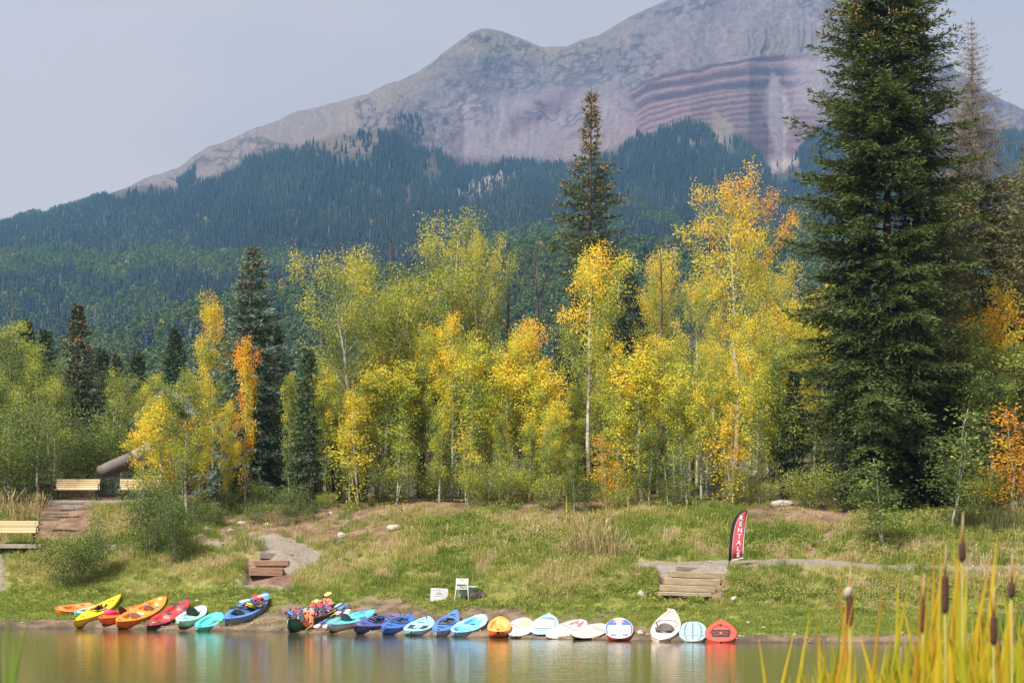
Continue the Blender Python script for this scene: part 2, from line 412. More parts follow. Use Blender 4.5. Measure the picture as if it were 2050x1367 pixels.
# water of the pond and the bank the viewer stands on
def build_water():
    mat, t, p = new_mat('pond_water')
    p.inputs['Base Color'].default_value = (.075, .068, .027, 1); p.inputs['Roughness'].default_value = .05
    p.inputs['IOR'].default_value = 1.33; p.inputs['Specular IOR Level'].default_value = .5
    nf = noise(t, 1.0, 3, stretch=(.55, 2.6, 1)); nf2 = noise(t, 1.0, 3, stretch=(4, 16, 1))
    h = math_n(t, 'MULTIPLY_ADD', nf2, .22, nf)
    bump(t, p, h, .30, .03)
    xs = [-90, 90]; V = np.array([(-90, -25, 0), (90, -25, 0), (90, 76, 0), (-90, 76, 0)], float)
    tag(link('water', np_mesh('water', V, np.array([[0, 1, 2, 3]])), mat), kind='structure')
    P, D = np.meshgrid(np.linspace(-30, 30, 61), np.linspace(-25, 9, 35))
    Z = np.interp(D, [-25, 0, 4.5, 6.5, 9], [1.3, 1.08, .9, .0, -.6]) + (fbm(P*.5, D*.5, 3, 8)-.5)*.15
    V = np.stack([P, D, Z], -1).reshape(-1, 3); I = np.arange(35*61).reshape(35, 61)
    F = np.stack([I[:-1, :-1], I[:-1, 1:], I[1:, 1:], I[1:, :-1]], -1).reshape(-1, 4)
    mat2, t, p = new_mat('near_bank_soil'); nf = noise(t, 3, 6)
    t.links.new(ramp(t, nf, [(.3, (.09, .10, .03)), (.7, (.17, .16, .06))]), p.inputs['Base Color']); p.inputs['Roughness'].default_value = .95
    tag(link('near_bank', np_mesh('near_bank', V, F, None, True), mat2), kind='structure')
build_water()

# ------------------------------------------------------------------ valley and mountain: lofted through contour lines, each at its own distance
SK = ([-700, -300, -50, 0, 100, 165, 260, 330, 420, 500, 580, 640, 740, 800, 860, 900, 940, 970, 1005, 1050, 1085, 1135, 1200, 1270, 1330, 1400, 1500, 1580, 1650, 1720, 1800, 1890, 1940, 2000, 2050, 2200, 2800],
      [600, 535, 470, 456, 430, 413, 385, 350, 300, 265, 228, 212, 193, 165, 125, 95, 66, 58, 62, 78, 92, 92, 68, 28, 0, -35, -62, -68, -45, 5, 58, 112, 150, 198, 224, 300, 480])
TL = ([-700, 0, 165, 280, 350, 450, 500, 600, 690, 790, 830, 890, 930, 960, 1090, 1130, 1230, 1280, 1380, 1420, 1500, 1540, 1570, 1590, 1640, 1720, 1850, 1920, 1985, 2050, 2200, 2800],
      [600, 440, 398, 388, 378, 350, 312, 296, 272, 268, 300, 322, 345, 334, 328, 334, 300, 278, 244, 262, 282, 330, 342, 310, 258, 250, 285, 290, 262, 270, 330, 520])
sky_y = lambda px: np.interp(px, *SK)
tree_y = lambda px: np.interp(px, *TL)
H3 = ([-700, 0, 200, 300, 430, 560, 700, 900, 1020, 1130, 1300, 1500, 1700, 2050, 2800], [760, 716, 700, 672, 632, 604, 580, 566, 536, 520, 528, 520, 515, 520, 560])
H5 = ([-700, 0, 300, 600, 900, 1200, 1600, 2050, 2800], [680, 560, 535, 490, 455, 430, 440, 420, 520])
def catmull(A, k):
    A = np.asarray(A); K = len(A); i = np.clip(np.floor(k).astype(int), 0, K-2); u = (k-i)
    sh = (len(k),)+(1,)*(A.ndim-1); u = u.reshape(sh)
    p0, p1, p2, p3 = A[np.clip(i-1, 0, K-1)], A[i], A[i+1], A[np.clip(i+2, 0, K-1)]
    m1, m2 = (p2-p0)*.42, (p3-p1)*.42
    return ((2*u**3-3*u**2+1)*p1 + (u**3-2*u**2+u)*m1 + (-2*u**3+3*u**2)*p2 + (u**3-u**2)*m2)
MT = {}
def build_mountain():
    px = np.arange(-450, 2501, 2.7); o = np.ones_like(px)
    sk = sky_y(px); tl = np.maximum(tree_y(px), sk+10); h3 = np.interp(px, *H3); h5 = np.interp(px, *H5)
    h5 = np.maximum(h5, tl+30)
    pz = lambda Y, Z: HOR-FPX*(Z-EYE)/Y
    rowsY = np.array([120*o, 170*o, 330*o, 620*o, 950*o, 1130*o, 1700*o, 2450*o, 2950*o, 3450*o, 3850*o, 4700*o])
    rowsP = np.array([pz(120, 4.0)*o, pz(170, 7.0)*o, 940*o, 820*o, h3, h3+3, h5, tl, lerp(tl, sk, .5), sk, sk+130, sk+420])
    # bowl between the two summits, buttress under the red cliff
    bowl = np.exp(-((px-1030)/150)**2)
    rowsY[8] += 330*bowl - 100*np.exp(-((px-1430)/190)**2) - 90*np.exp(-((px-760)/90)**2)
    rowsY[7] += 140*np.exp(-((px-960)/120)**2) - 130*np.exp(-((px-1390)/150)**2) - 120*np.exp(-((px-740)/100)**2)
    rowsY[9] += 160*np.exp(-((px-980)/140)**2) + 100*np.exp(-((px-1120)/80)**2)
    k = np.concatenate([np.linspace(0, 6, 70)[:-1], np.linspace(6, 7, 60)[:-1], np.linspace(7, 9, 230)[:-1], np.linspace(9, 11, 24)])
    Yg = catmull(rowsY, k); Pg = catmull(rowsP, k)
    PX = np.broadcast_to(px, Yg.shape).copy()
    kk = np.broadcast_to(k[:, None], Yg.shape)
    rock = sstep(6.9, 7.2, kk)*(1-sstep(8.95, 9.0, kk)); vis = sstep(5.5, 7, kk)
    wx = PX+(fbm(PX/60, Pg/60, 4, 3)-.5)*36; wy = Pg+(fbm(PX/50, Pg/50, 4, 8)-.5)*22
    # relief (metres along the line from the slope): rills, boulders, ledges
    rel = (fbm(PX/120, Pg/120, 3, 21)-.5)*80*vis
    rill = np.abs(fbm(wx/9+wy/50, wy/110, 3, 41)-.5)
    rel += (.25-rill)*9*rock*(.4+1.2*sstep(.45, .65, fbm(PX/80, Pg/80, 2, 46)))
    rel += (fbm(PX/10, Pg/10, 3, 61)-.5)*9*rock
    flute = np.clip(sstep(1440, 1520, wx)*(1-sstep(1760, 1800, wx))*sstep(46, 62, wy+(wx-1600)*.08)*(1-sstep(106, 116, wy)), 0, 1)
    rel += flute*((vnoise(wx/5.5, wy/120, 5)-.5)*11 + (vnoise(wx/2.6, wy/60, 7)-.5)*9)
    topb = np.interp(PX, [1250, 1300, 1430, 1500, 1600, 1640], [185, 158, 128, 118, 114, 118])
    sv = (wy-topb)                                            # distance below the cliff's top line
    cliff = sstep(-6, 4, sv)*sstep(1255, 1285, wx+np.maximum(0, 60-sv)*.12)*(1-sstep(1625, 1655, wx))*(1-sstep(215, 250, sv))
    sv2 = Pg-topb+(fbm(PX/60, Pg/60, 4, 8)-.5)*9+(fbm(PX/9, Pg/9, 3, 88)-.5)*3
    md = lambda k: .55+.75*fbm(PX/45, Pg*0+k*3.7, 3, 140+k)
    band = np.zeros_like(Pg); ledge = np.zeros_like(Pg)
    for q, (c0, th, st) in enumerate(((3, 4, 1.), (24, 8.5, 1.1), (47, 8, 1.1), (60, 2.6, .7), (71, 3, .75), (84, 3.4, .7), (97, 2.6, .65), (108, 2.4, .6), (120, 3, .6), (134, 2.6, .5), (150, 3, .45), (168, 3, .4), (186, 3, .35))):
        band = np.maximum(band, st*np.clip(md(q), 0, 1)*np.exp(-np.abs((sv2-c0-(PX-1430)*.03*(q > 0)*(q < 3))/th)**3))
        ledge = np.maximum(ledge, .8*np.clip(md(q+30), 0, 1)*np.exp(-((sv2-c0-th-3-(PX-1430)*.03*(q > 0)*(q < 3))/2.4)**2))
    rel = rel*(1-.7*cliff)-cliff*band*2
    chw = np.interp(Pg, [140, 160, 190, 225, 260, 295, 330], [1, 8, 21, 27, 18, 8, 18])
    chx = np.interp(Pg, [140, 330], [1549, 1566])
    chute = 1-sstep(-7, 6, np.abs(wx*.25+PX*.75-chx)-chw); chute = chute*sstep(138, 150, Pg)*(1-sstep(345, 365, Pg))
    rel = rel*(1-.6*chute)
    Y = Yg - rel
    Z = EYE-(Pg-HOR)*Yg/FPX
    X = (PX-1025)*Yg/FPX
    Z = Z+(fbm(PX/22, Pg/22, 4, 71)-.5)*2.5*sstep(6, 7, kk)
    V = np.stack([X, Y, Z], -1)
    # colours of the rock, darkened at the end to stand for cloud shade
    C = lambda *c: np.array(c)
    m = lambda a: np.clip(a, 0, 1)[..., None]
    n = .5+.6*(fbm(PX/40+Pg/90, Pg/22, 5, 91)-.5); nf = fbm(PX/7, Pg/7, 4, 95)
    c = lerp(C(.205, .178, .185), C(.30, .262, .262), m(sstep(.3, .7, n*.6+nf*.4)))
    hgt = (Pg-sky_y(PX))
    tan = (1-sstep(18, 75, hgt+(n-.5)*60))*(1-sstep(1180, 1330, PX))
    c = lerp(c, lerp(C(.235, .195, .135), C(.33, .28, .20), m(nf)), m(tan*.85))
    olive = box_mask(wx, wy, 920, 1130, 84, 108, 30, 8)
    c = lerp(c, C(.30, .26, .15), m(olive*.7))
    dk = box_mask(wx, wy, 890, 1260, 108, 205, 60, 18)*sstep(.42, .6, nf)
    c = lerp(c, C(.145, .13, .135), m(dk*.65))
    scree = box_mask(wx, wy, 870, 1120, 190, 320, 40, 30) + box_mask(wx, wy, 1120, 1270, 170, 330, 40, 40)*.7
    c = lerp(c, lerp(C(.30, .262, .27), C(.37, .32, .325), m(nf)), m(scree*.75))
    c = lerp(c, lerp(C(.26, .225, .195), C(.36, .315, .275), m(nf)), m(box_mask(wx, wy, -100, 760, 180, 420, 60, 10)*.75))
    redp = box_mask(wx, wy+.55*(wx-1080), 1020, 1140, 215, 255, 20, 16) + .8*box_mask(wx, wy, 880, 1000, 318, 345, 20, 8) + .6*box_mask(wx, wy, 640, 760, 268, 300, 20, 8)*0
    c = lerp(c, C(.17, .10, .125), m(redp*.8*sstep(.3, .55, n+.1)))
    pink = box_mask(wx, wy, 1090, 1300, 255, 330, 50, 18) + box_mask(wx, wy, 1230, 1290, 180, 330, 18, 20)
    c = lerp(c, C(.31, .24, .245), m(pink*.65))
    redc = lerp(lerp(C(.25, .165, .172), C(.31, .215, .212), m(fbm(PX/30, Pg/5, 3, 160))), C(.10, .068, .092), m(band*.95))
    redc = lerp(redc, C(.37, .285, .27), m(ledge*.6))
    c = lerp(c, redc, m(cliff))
    drk = box_mask(wx, sv, 1290, 1640, -2, 7, 12, 3)
    c = lerp(c, C(.11, .075, .09), m(drk*.8))
    c = lerp(c, lerp(C(.20, .18, .165), C(.30, .262, .23), m(vnoise(wx/4, wy/60, 19))), m(flute))
    c = lerp(c, lerp(C(.34, .30, .305), C(.45, .40, .395), m(nf)), m(chute*.85))
    c = lerp(c, C(.37, .325, .335), m(box_mask(wx, wy, 1590, 1700, 118, 215, 22, 14)*.75))
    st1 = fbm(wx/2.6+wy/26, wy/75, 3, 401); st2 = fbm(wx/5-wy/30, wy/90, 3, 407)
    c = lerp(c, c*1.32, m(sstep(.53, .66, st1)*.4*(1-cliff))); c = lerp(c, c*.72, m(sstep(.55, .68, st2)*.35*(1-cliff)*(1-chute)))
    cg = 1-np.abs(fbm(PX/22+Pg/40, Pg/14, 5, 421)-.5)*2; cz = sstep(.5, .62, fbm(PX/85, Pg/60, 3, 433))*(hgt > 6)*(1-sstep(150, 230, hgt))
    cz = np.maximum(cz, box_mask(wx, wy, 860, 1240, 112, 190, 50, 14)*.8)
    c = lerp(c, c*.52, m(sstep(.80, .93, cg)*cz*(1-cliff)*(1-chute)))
    floor = (Pg > np.maximum(tree_y(PX)-8, sky_y(PX))) & (kk < 9)
    fl = sstep(-16, 2, Pg-tree_y(PX)+(n-.5)*26)*(kk < 9)
    c = c*np.array([.50, .468, .495])  # purplish tint, with the cloud shade over the mountain painted into the rock
    c = lerp(c, lerp(C(.035, .04, .03), C(.08, .065, .045), m(n)), m(fl*.9))
    for (x0, x1, y0, y1, cc, s) in CLEAR:
        c = lerp(c, np.array(cc)*.72, m(box_mask(wx, wy+s*(wx-(x0+x1)/2), x0, x1, y0, y1, 12, 5)))
    nr, nc = PX.shape; I = np.arange(nr*nc).reshape(nr, nc)
    F = np.stack([I[:-1, :-1], I[:-1, 1:], I[1:, 1:], I[1:, :-1]], -1).reshape(-1, 4)
    mat, t, p = new_mat('mountain_rock')
    a = attr(t, 'col'); f1 = noise(t, .13, 8, rough=.72, stretch=(1, .6, .5))
    g = ramp(t, f1, [(.34, (.68, .68, .70)), (.5, (1., 1., 1.)), (.66, (1.3, 1.3, 1.28))])
    t.links.new(mixc(t, 1.0, a.outputs['Color'], g, 'MULTIPLY'), p.inputs['Base Color'])
    p.inputs['Roughness'].default_value = .95; p.inputs['Specular IOR Level'].default_value = .1
    bump(t, p, f1, .8, 1.8)
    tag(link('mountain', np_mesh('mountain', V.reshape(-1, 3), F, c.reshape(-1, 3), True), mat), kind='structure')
    MT.update(px=px, X=X, Y=Y, Z=Z, P=Pg, Yg=Yg)
# clearings in the forest: x0 x1 y0 y1 colour, shear
CLEAR = [(915, 1022, 362, 388, (.25, .215, .19), .30), (835, 885, 326, 350, (.17, .135, .10), 0), (640, 760, 272, 300, (.16, .12, .085), 0),
         (1425, 1468, 244, 292, (.25, .205, .17), -.9), (1560, 1602, 312, 334, (.36, .29, .26), .3), (1380, 1400, 276, 288, (.27, .22, .17), 0),
         (800, 830, 374, 405, (.15, .11, .09), 0), (1535, 1560, 318, 342, (.36, .29, .28), 0)]
build_mountain()

# ------------------------------------------------------------------ scattering by geometry nodes (only for what nobody could count)
def scatter(name, protos, pos, rotz, scl, kind, tint, label, cat):
    c = bpy.data.collections.new(name+'_kinds')
    for i, (m, mat) in enumerate(protos):
        if not m.materials:
            for q in (mat if isinstance(mat, (list, tuple)) else [mat]): m.materials.append(q)
        o = bpy.data.objects.new('%s_kind_%02d' % (name, i), m); c.objects.link(o)
    rot = np.zeros((len(pos), 3)); rot[:, 2] = rotz
    rot[:, 0] = (rng.random(len(pos))-.5)*.12; rot[:, 1] = (rng.random(len(pos))-.5)*.12
    me = bpy.data.meshes.new(name); me.vertices.add(len(pos)); me.vertices.foreach_set('co', np.asarray(pos, np.float32).ravel())
    for k, v in (('rot', rot), ('scl', scl)):
        a = me.attributes.new(k, 'FLOAT_VECTOR', 'POINT'); a.data.foreach_set('vector', np.asarray(v, np.float32).ravel())
    a = me.attributes.new('pick', 'INT', 'POINT'); a.data.foreach_set('value', np.asarray(kind, np.int32))
    a = me.attributes.new('tint', 'FLOAT', 'POINT'); a.data.foreach_set('value', np.asarray(tint, np.float32))
    o = link(name, me)
    g = bpy.data.node_groups.new(name+'_scatter', 'GeometryNodeTree')
    g.interface.new_socket('Geometry', in_out='INPUT', socket_type='NodeSocketGeometry')
    g.interface.new_socket('Geometry', in_out='OUTPUT', socket_type='NodeSocketGeometry')
    gi = g.nodes.new('NodeGroupInput'); go = g.nodes.new('NodeGroupOutput')
    ci = g.nodes.new('GeometryNodeCollectionInfo'); ci.inputs['Collection'].default_value = c
    ci.inputs['Separate Children'].default_value = True; ci.inputs['Reset Children'].default_value = True
    ip = g.nodes.new('GeometryNodeInstanceOnPoints'); ip.inputs['Pick Instance'].default_value = True
    def na(nm, typ):
        n = g.nodes.new('GeometryNodeInputNamedAttribute'); n.data_type = typ; n.inputs['Name'].default_value = nm
        return [q for q in n.outputs if q.enabled and q.name == 'Attribute'][0]
    g.links.new(gi.outputs[0], ip.inputs['Points']); g.links.new(ci.outputs[0], ip.inputs['Instance'])
    g.links.new(na('pick', 'INT'), ip.inputs['Instance Index'])
    g.links.new(na('rot', 'FLOAT_VECTOR'), ip.inputs['Rotation']); g.links.new(na('scl', 'FLOAT_VECTOR'), ip.inputs['Scale'])
    g.links.new(ip.outputs[0], go.inputs[0])
    md = o.modifiers.new('scatter', 'NODES'); md.node_group = g
    return tag(o, label, cat, None, 'stuff')

# far conifer / aspen shapes
def far_conifer(seed):
    r = np.random.default_rng(seed); V = []; F = []; C = []
    nl = 7; n = 8
    for l in range(nl):
        z0 = .04+.93*(l/nl)**.95; z1 = z0+.26*(1-.35*l/nl); R = .155*(1-l/nl)**.8+.018
        b = len(V); V.append((0, 0, min(1.0, z1))); C.append((.6, 0, 0))
        a0 = r.random()*6
        for k in range(n):
            rr = R*(.7+.6*r.random())*(1 if k % 2 else .55); a = a0+2*PI*k/n
            V.append((rr*math.cos(a), rr*math.sin(a), z0-(.02 if k % 2 else -.03)+r.normal()*.008)); C.append((r.random()*.8, 0, 0))
        for k in range(n): F.append((b, b+1+k, b+1+(k+1) % n))
    return np_mesh('far_conifer', np.array(V), np.array(F), np.array(C))
def far_aspen(seed):
    r = np.random.default_rng(seed); V = []; F = []; C = []
    for k in range(300):
        th = r.random()*2*PI; h = .3+.68*r.random()**.8; w = .19*math.sin(min(1, (h-.22)/.78)*PI)**.6*(.35+.65*r.random()**.5)+.01
        p = np.array([w*math.cos(th), w*math.sin(th), h]); s = .028+.03*r.random()
        d1 = r.normal(size=3); d1 /= np.linalg.norm(d1); d2 = r.normal(size=3); d2 -= d1*(d1@d2); d2 /= np.linalg.norm(d2)
        b = len(V); V += [p-d1*s, p+d2*s*.7, p+d1*s, p-d2*s*.7]; C += [(.25+.5*h+.2*r.random(), 0, 0)]*4
        F.append((b, b+1, b+2)); F.append((b, b+2, b+3))
    b = len(V)
    for (x, z) in ((.011, 0), (.004, .75)):
        for q in range(3): V.append((x*math.cos(q*2.1), x*math.sin(q*2.1), z)); C.append((1.6, 0, 0))
    for q in range(3): F += [(b+q, b+(q+1) % 3, b+3+(q+1) % 3), (b+q, b+3+(q+1) % 3, b+3+q)]
    return np_mesh('far_aspen', np.array(V, float), np.array(F), np.array(C))
M_FARC = tint_mat('far_conifer_needles', [(0, (.006, .015, .019)), (.5, (.012, .027, .027)), (.9, (.032, .050, .034)), (1, (.085, .085, .08))], .05)
M_FARA = tint_mat('far_aspen_leaves', [(0, (.07, .12, .035)), (.45, (.13, .19, .05)), (.75, (.24, .24, .06)), (.9, (.45, .29, .05)), (1, (.40, .38, .33))], .25)

def build_forest():
    n = 210000
    Yq = np.sqrt(rng.random(n)*(3350**2-420**2)+420**2); pxq = rng.uniform(-330, 2380, n)
    ci = np.clip(((pxq-MT['px'][0])/2.7).astype(int), 0, len(MT['px'])-1)
    X = np.zeros(n); Y = np.zeros(n); Z = np.zeros(n); P = np.zeros(n)
    order = np.argsort(ci); bnd = np.searchsorted(ci[order], np.arange(len(MT['px'])+1))
    last = 336
    for c in range(len(MT['px'])):
        s = order[bnd[c]:bnd[c+1]]
        if not len(s): continue
        yy = np.maximum.accumulate(MT['Yg'][:last, c])
        kf = np.interp(Yq[s], yy, np.arange(last))
        k0 = np.round(kf).astype(int)
        X[s] = np.interp(kf, np.arange(last), MT['X'][:last, c]); Y[s] = np.interp(kf, np.arange(last), MT['Y'][:last, c])
        Z[s] = np.interp(kf, np.arange(last), MT['Z'][:last, c]); P[s] = np.interp(kf, np.arange(last), MT['P'][:last, c])
    X = X+(pxq-MT['px'][ci])*Y/FPX
    nn = fbm(pxq/22, P/22, 4, 201); n2 = fbm(pxq/60, P/45, 3, 231)
    edge = P-tree_y(pxq)+(nn-.5)*40-16*rng.random(n)**2
    keep = edge > 0
    # sparse krummholz above the line
    kr = (edge <= 0) & (edge > -85) & (rng.random(n) < .055*sstep(.42, .6, nn)) & ((box_mask(pxq, P, 700, 900, 225, 335, 20, 12) > .3) | (box_mask(pxq, P, 790, 880, 190, 335, 20, 8) > .3))
    for (x0, x1, y0, y1, cc, s) in CLEAR:
        keep &= ~((box_mask(pxq+(nn-.5)*70, P+s*(pxq-(x0+x1)/2)+(n2-.5)*40, x0, x1, y0, y1+30, 8, 4) > .5) & (rng.random(n) < .9))
    grove = (box_mask(pxq+(nn-.5)*30, P+(pxq-368)*.45+(nn-.5)*14, 348, 392, 345, 372, 6, 4) > .5) & (rng.random(n) < .7)
    keep |= grove & (P > sky_y(pxq)+18)
    keep |= (box_mask(pxq, P, 800, 850, 240, 300, 10, 10) > .5) & (rng.random(n) < .12)
    # aspen belts
    P0 = P; P = P+(fbm(pxq/110, P*0+3.3, 3, 251)-.5)*90
    asp = box_mask(pxq, P, -400, 560, 522, 572, 40, 10)*.9 + box_mask(pxq, P, -400, 420, 600, 700, 60, 20)*.3
    asp = asp + 1.0*(P > np.interp(pxq, *H3)-2) + box_mask(pxq, P, 930, 1140, 485, 560, 40, 20)*.9 + box_mask(pxq, P, 1230, 1640, 420, 530, 30, 20)*.55
    asp = asp + .08*(P > 440); P = P0
    isa = rng.random(n) < asp*sstep(.26, .43, n2)*1.4
    keep &= rng.random(n) < np.where(isa, .62, .95)
    keep |= kr
    sel = np.where(keep)[0]
    h = np.where(isa, rng.uniform(7, 12, n), (6+9.5*rng.random(n)**1.3)*lerp(1.0, .72, np.clip(1-edge/40, 0, 1)))
    h = np.where(kr, rng.uniform(2, 6, n), h)
    ww = h*rng.uniform(.85, 1.25, n)
    tint = np.where(isa, .12+.40*rng.random(n)*n2*1.3+.5*(rng.random(n) < .025), np.clip(rng.random(n)*.55+(n2-.4)*.9, 0, .85)+1.2*(rng.random(n) < .016))
    for nm, msk, pr, lab in (('conifer_forest', ~isa, [(far_conifer(i), M_FARC) for i in range(5)], 'dense dark conifer forest covering the lower mountain slopes'),
                             ('aspen_forest', isa, [(far_aspen(i+50), M_FARA) for i in range(4)], 'belts of pale green aspens across the foot of the mountain')):
        s = sel[msk[sel]]
        scatter(nm, pr, np.stack([X[s], Y[s], Z[s]-.4], -1), rng.random(len(s))*6.28, np.stack([ww[s], ww[s], h[s]], -1), rng.integers(0, len(pr), len(s)), tint[s], lab, 'forest')
build_forest()

# haze between the viewer and the mountain
def build_haze():
    m = bpy.data.materials.new('haze_air'); m.use_nodes = True; t = m.node_tree; t.nodes.clear()
    v = t.nodes.new('ShaderNodeVolumePrincipled'); v.inputs['Color'].default_value = (.22, .54, 1.0, 1)
    v.inputs['Density'].default_value = HAZE; v.inputs['Anisotropy'].default_value = 0.0
    o = t.nodes.new('ShaderNodeOutputMaterial'); t.links.new(v.outputs[0], o.inputs['Volume'])
    MB().box((0, 2400, 695), (7600, 5200, 1404)).build('haze', m)
    tag(bpy.data.objects['haze'], 'thin bluish haze filling the valley air', 'haze', None, 'stuff')
HAZE = 0.000112
build_haze()

# ------------------------------------------------------------------ trees
def unit(a): return a/np.maximum(np.linalg.norm(a, axis=-1, keepdims=True), 1e-9)
def kites(p, d, L, Wd, r, tone, n=1, green=None):
    """flat diamond blades: base p, direction d, length L, width Wd, random roll"""
    m = len(p); d = unit(d)
    ref = r.normal(size=(m, 3)); u = unit(np.cross(d, ref))
    L = np.asarray(L).reshape(-1, 1)*np.ones((m, 1)); Wd = np.asarray(Wd).reshape(-1, 1)*np.ones((m, 1))
    mid = p+d*L*.45
    V = np.stack([p, mid+u*Wd*.5, p+d*L, mid-u*Wd*.5], 1).reshape(-1, 3)
    b = np.arange(m)*4
    F = np.stack([b, b+1, b+2, b+3], -1)
    C = np.repeat(tone, 4, 0)
    return V, F, C
class Tubes:
    def __init__(s): s.v = []; s.f = []; s.n = 0
    def add(s, pts, rad, n=6):
        pts = np.asarray(pts, float); k = len(pts); rad = np.asarray(rad, float)*np.ones(k)
        t = unit(np.gradient(pts, axis=0)); ref = np.where(np.abs(t[:, 2:3]) < .9, np.array([[0, 0, 1.]]), np.array([[1., 0, 0]]))
        u = unit(np.cross(t, ref)); w = np.cross(u, t); a = 2*PI*np.arange(n)/n
        ring = pts[:, None]+(u[:, None]*np.cos(a)[None, :, None]+w[:, None]*np.sin(a)[None, :, None])*rad[:, None, None]
        s.v.append(ring.reshape(-1, 3)); i = np.arange(k-1)[:, None]*n; j = np.arange(n)[None]
        s.f.append((np.stack([i+j, i+(j+1) % n, i+n+(j+1) % n, i+n+j], -1).reshape(-1, 4))+s.n); s.n += k*n
    def mesh(s, name): return np_mesh(name, np.concatenate(s.v), np.concatenate(s.f), None, True)

def conifer(seed, H=10., R=1.7, prof=None, spacing=.3, per=6, droop=.35, spray=(.24, .05), z0=.06, bare=0., cones=0., sparse=1., twig=.42, browntop=0., cone_from=.55, step=.15, vary=(.62, 1.18)):
    """spruce: trunk with whorls of drooping branches carrying needle sprays; returns trunk, crown and cone meshes"""
    r = np.random.default_rng(seed); T = Tubes()
    hz = np.linspace(0, 1, 9); bend = np.cumsum(r.normal(size=(9, 2))*.012*H/9, 0)
    tp = np.stack([bend[:, 0], bend[:, 1], hz*H], -1); tp[0, :2] = 0
    T.add(tp, np.maximum(.012*H*(1-hz)**.9, .012), 8)
    prof = prof or (lambda t: (1-t)**.85)
    P = []; D = []; LL = []; TN = []; CP = []
    z = z0*H
    while z < H*.985:
        t = z/H; x0 = np.array([np.interp(z, tp[:, 2], tp[:, 0]), np.interp(z, tp[:, 2], tp[:, 1]), z])
        nb = max(3, int(per*(.7+.6*r.random())))
        a0 = r.random()*6.28
        for b in range(nb):
            Lb = R*prof(t)*r.uniform(*vary)
            if r.random() < .07: Lb *= 1.25
            if Lb < .05: continue
            a = a0+b*6.283/nb+r.normal()*.25; out = np.array([math.cos(a), math.sin(a), 0])
            up0 = lerp(-.15, .75, t**1.2)+r.normal()*.1
            dr = droop*(1-t*.6)*(.6+.8*r.random())
            s = np.linspace(0, 1, 7)[:, None]
            pts = x0+out*s*Lb*.95+np.array([0, 0, 1])*(up0*s-dr*1.6*s**1.6+dr*.75*s**3.2)*Lb*.75
            T.add(pts[[0, 2, 4, 6]], np.array([.022, .016, .01, .005])*(.35+.25*Lb), 3)
            if t > 1-bare: 
                for q in range(int(9*Lb/.3)):
                    ss = r.random(); bp = x0*0+np.array([np.interp(ss, s[:, 0], pts[:, i]) for i in range(3)])
                    dd = unit(out*.6+r.normal(size=3)*.7); T.add(np.stack([bp, bp+dd*.22*Lb*(1.1-ss), bp+dd*.34*Lb*(1.1-ss)-np.array([0, 0, .05])]), [.007, .005, .003], 3)
                continue
            side = np.cross(out, [0, 0, 1.]); tang = unit(np.gradient(pts, axis=0))
            ns = max(3, int(Lb/step)); ss = lerp(.12, 1.0, (np.arange(ns)+r.random(ns))/ns)
            if sparse < 1: ss = ss[r.random(len(ss)) < sparse]
            for q in ss:
                bp = np.array([np.interp(q, s[:, 0], pts[:, i]) for i in range(3)]); tg = np.array([np.interp(q, s[:, 0], tang[:, i]) for i in range(3)])
                for sg in (-1, 1, 0):
                    tl = (twig*Lb*(1.08-q)+.10)*r.uniform(.6, 1.2) if sg else .12
                    dd = unit(tg*(.75)+side*sg*.8+np.array([0, 0, -.22 if sg else .1])+r.normal(size=3)*.14)
                    m = max(1, int(tl/(spray[0]*.5)))
                    f = (np.arange(m)+r.random(m)*.6)/m
                    base = bp+dd*(f*tl)[:, None]
                    base[:, 2] -= (f*tl)**2*.25
                    for rep in range(2):
                        P.append(base+r.normal(size=(m, 3))*.02); D.append(dd+r.normal(size=(m, 3))*.38+np.array([0, 0, .10])); LL.append(np.full(m, spray[0])*r.uniform(.7, 1.25, m))
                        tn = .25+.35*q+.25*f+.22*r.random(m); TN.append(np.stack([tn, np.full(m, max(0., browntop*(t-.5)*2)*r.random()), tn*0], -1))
            if cones and t > cone_from and r.random() < cones*(.35+(t-cone_from)*2.2):
                for q in range(r.integers(3, 10)): CP.append(pts[-1]*r.uniform(.82, 1.02)*np.array([1, 1, 0])+x0*0+np.array([0, 0, pts[-1][2]])+r.normal(size=3)*np.array([.12, .12, .06]))
        z += spacing*(.75+.5*r.random())*(1.15-.45*t)
    P = np.concatenate(P); D = np.concatenate(D); LL = np.concatenate(LL); TN = np.concatenate(TN)
    V, F, C = kites(P, D, LL, spray[1]*(.8+.5*r.random(len(P))), r, TN)
    crown = np_mesh('crown', V, F, C)
    cm = None
    if CP:
        CP = np.array(CP); n = len(CP); L = r.uniform(.09, .14, n); w = L*.27
        a = np.arange(5)*2*PI/5
        ring = np.stack([np.cos(a), np.sin(a), a*0], -1)
        top = CP; mid = CP[:, None]+ring[None]*w[:, None, None]; mid[..., 2] -= (L*.4)[:, None]; bot = CP-np.stack([L*0, L*0, L], -1)
        Vc = np.concatenate([top[:, None], mid, bot[:, None]], 1).reshape(-1, 3); b = np.arange(n)[:, None]*7; j = np.arange(5)[None]
        Fc = np.concatenate([np.stack([b+0*j, b+1+j, b+1+(j+1) % 5], -1).reshape(-1, 3), np.stack([b+6+0*j, b+1+(j+1) % 5, b+1+j], -1).reshape(-1, 3)])
        cm = np_mesh('cones', Vc, Fc)
    return dict(H=H, trunk=T.mesh('trunk'), crown=crown, cones=cm)

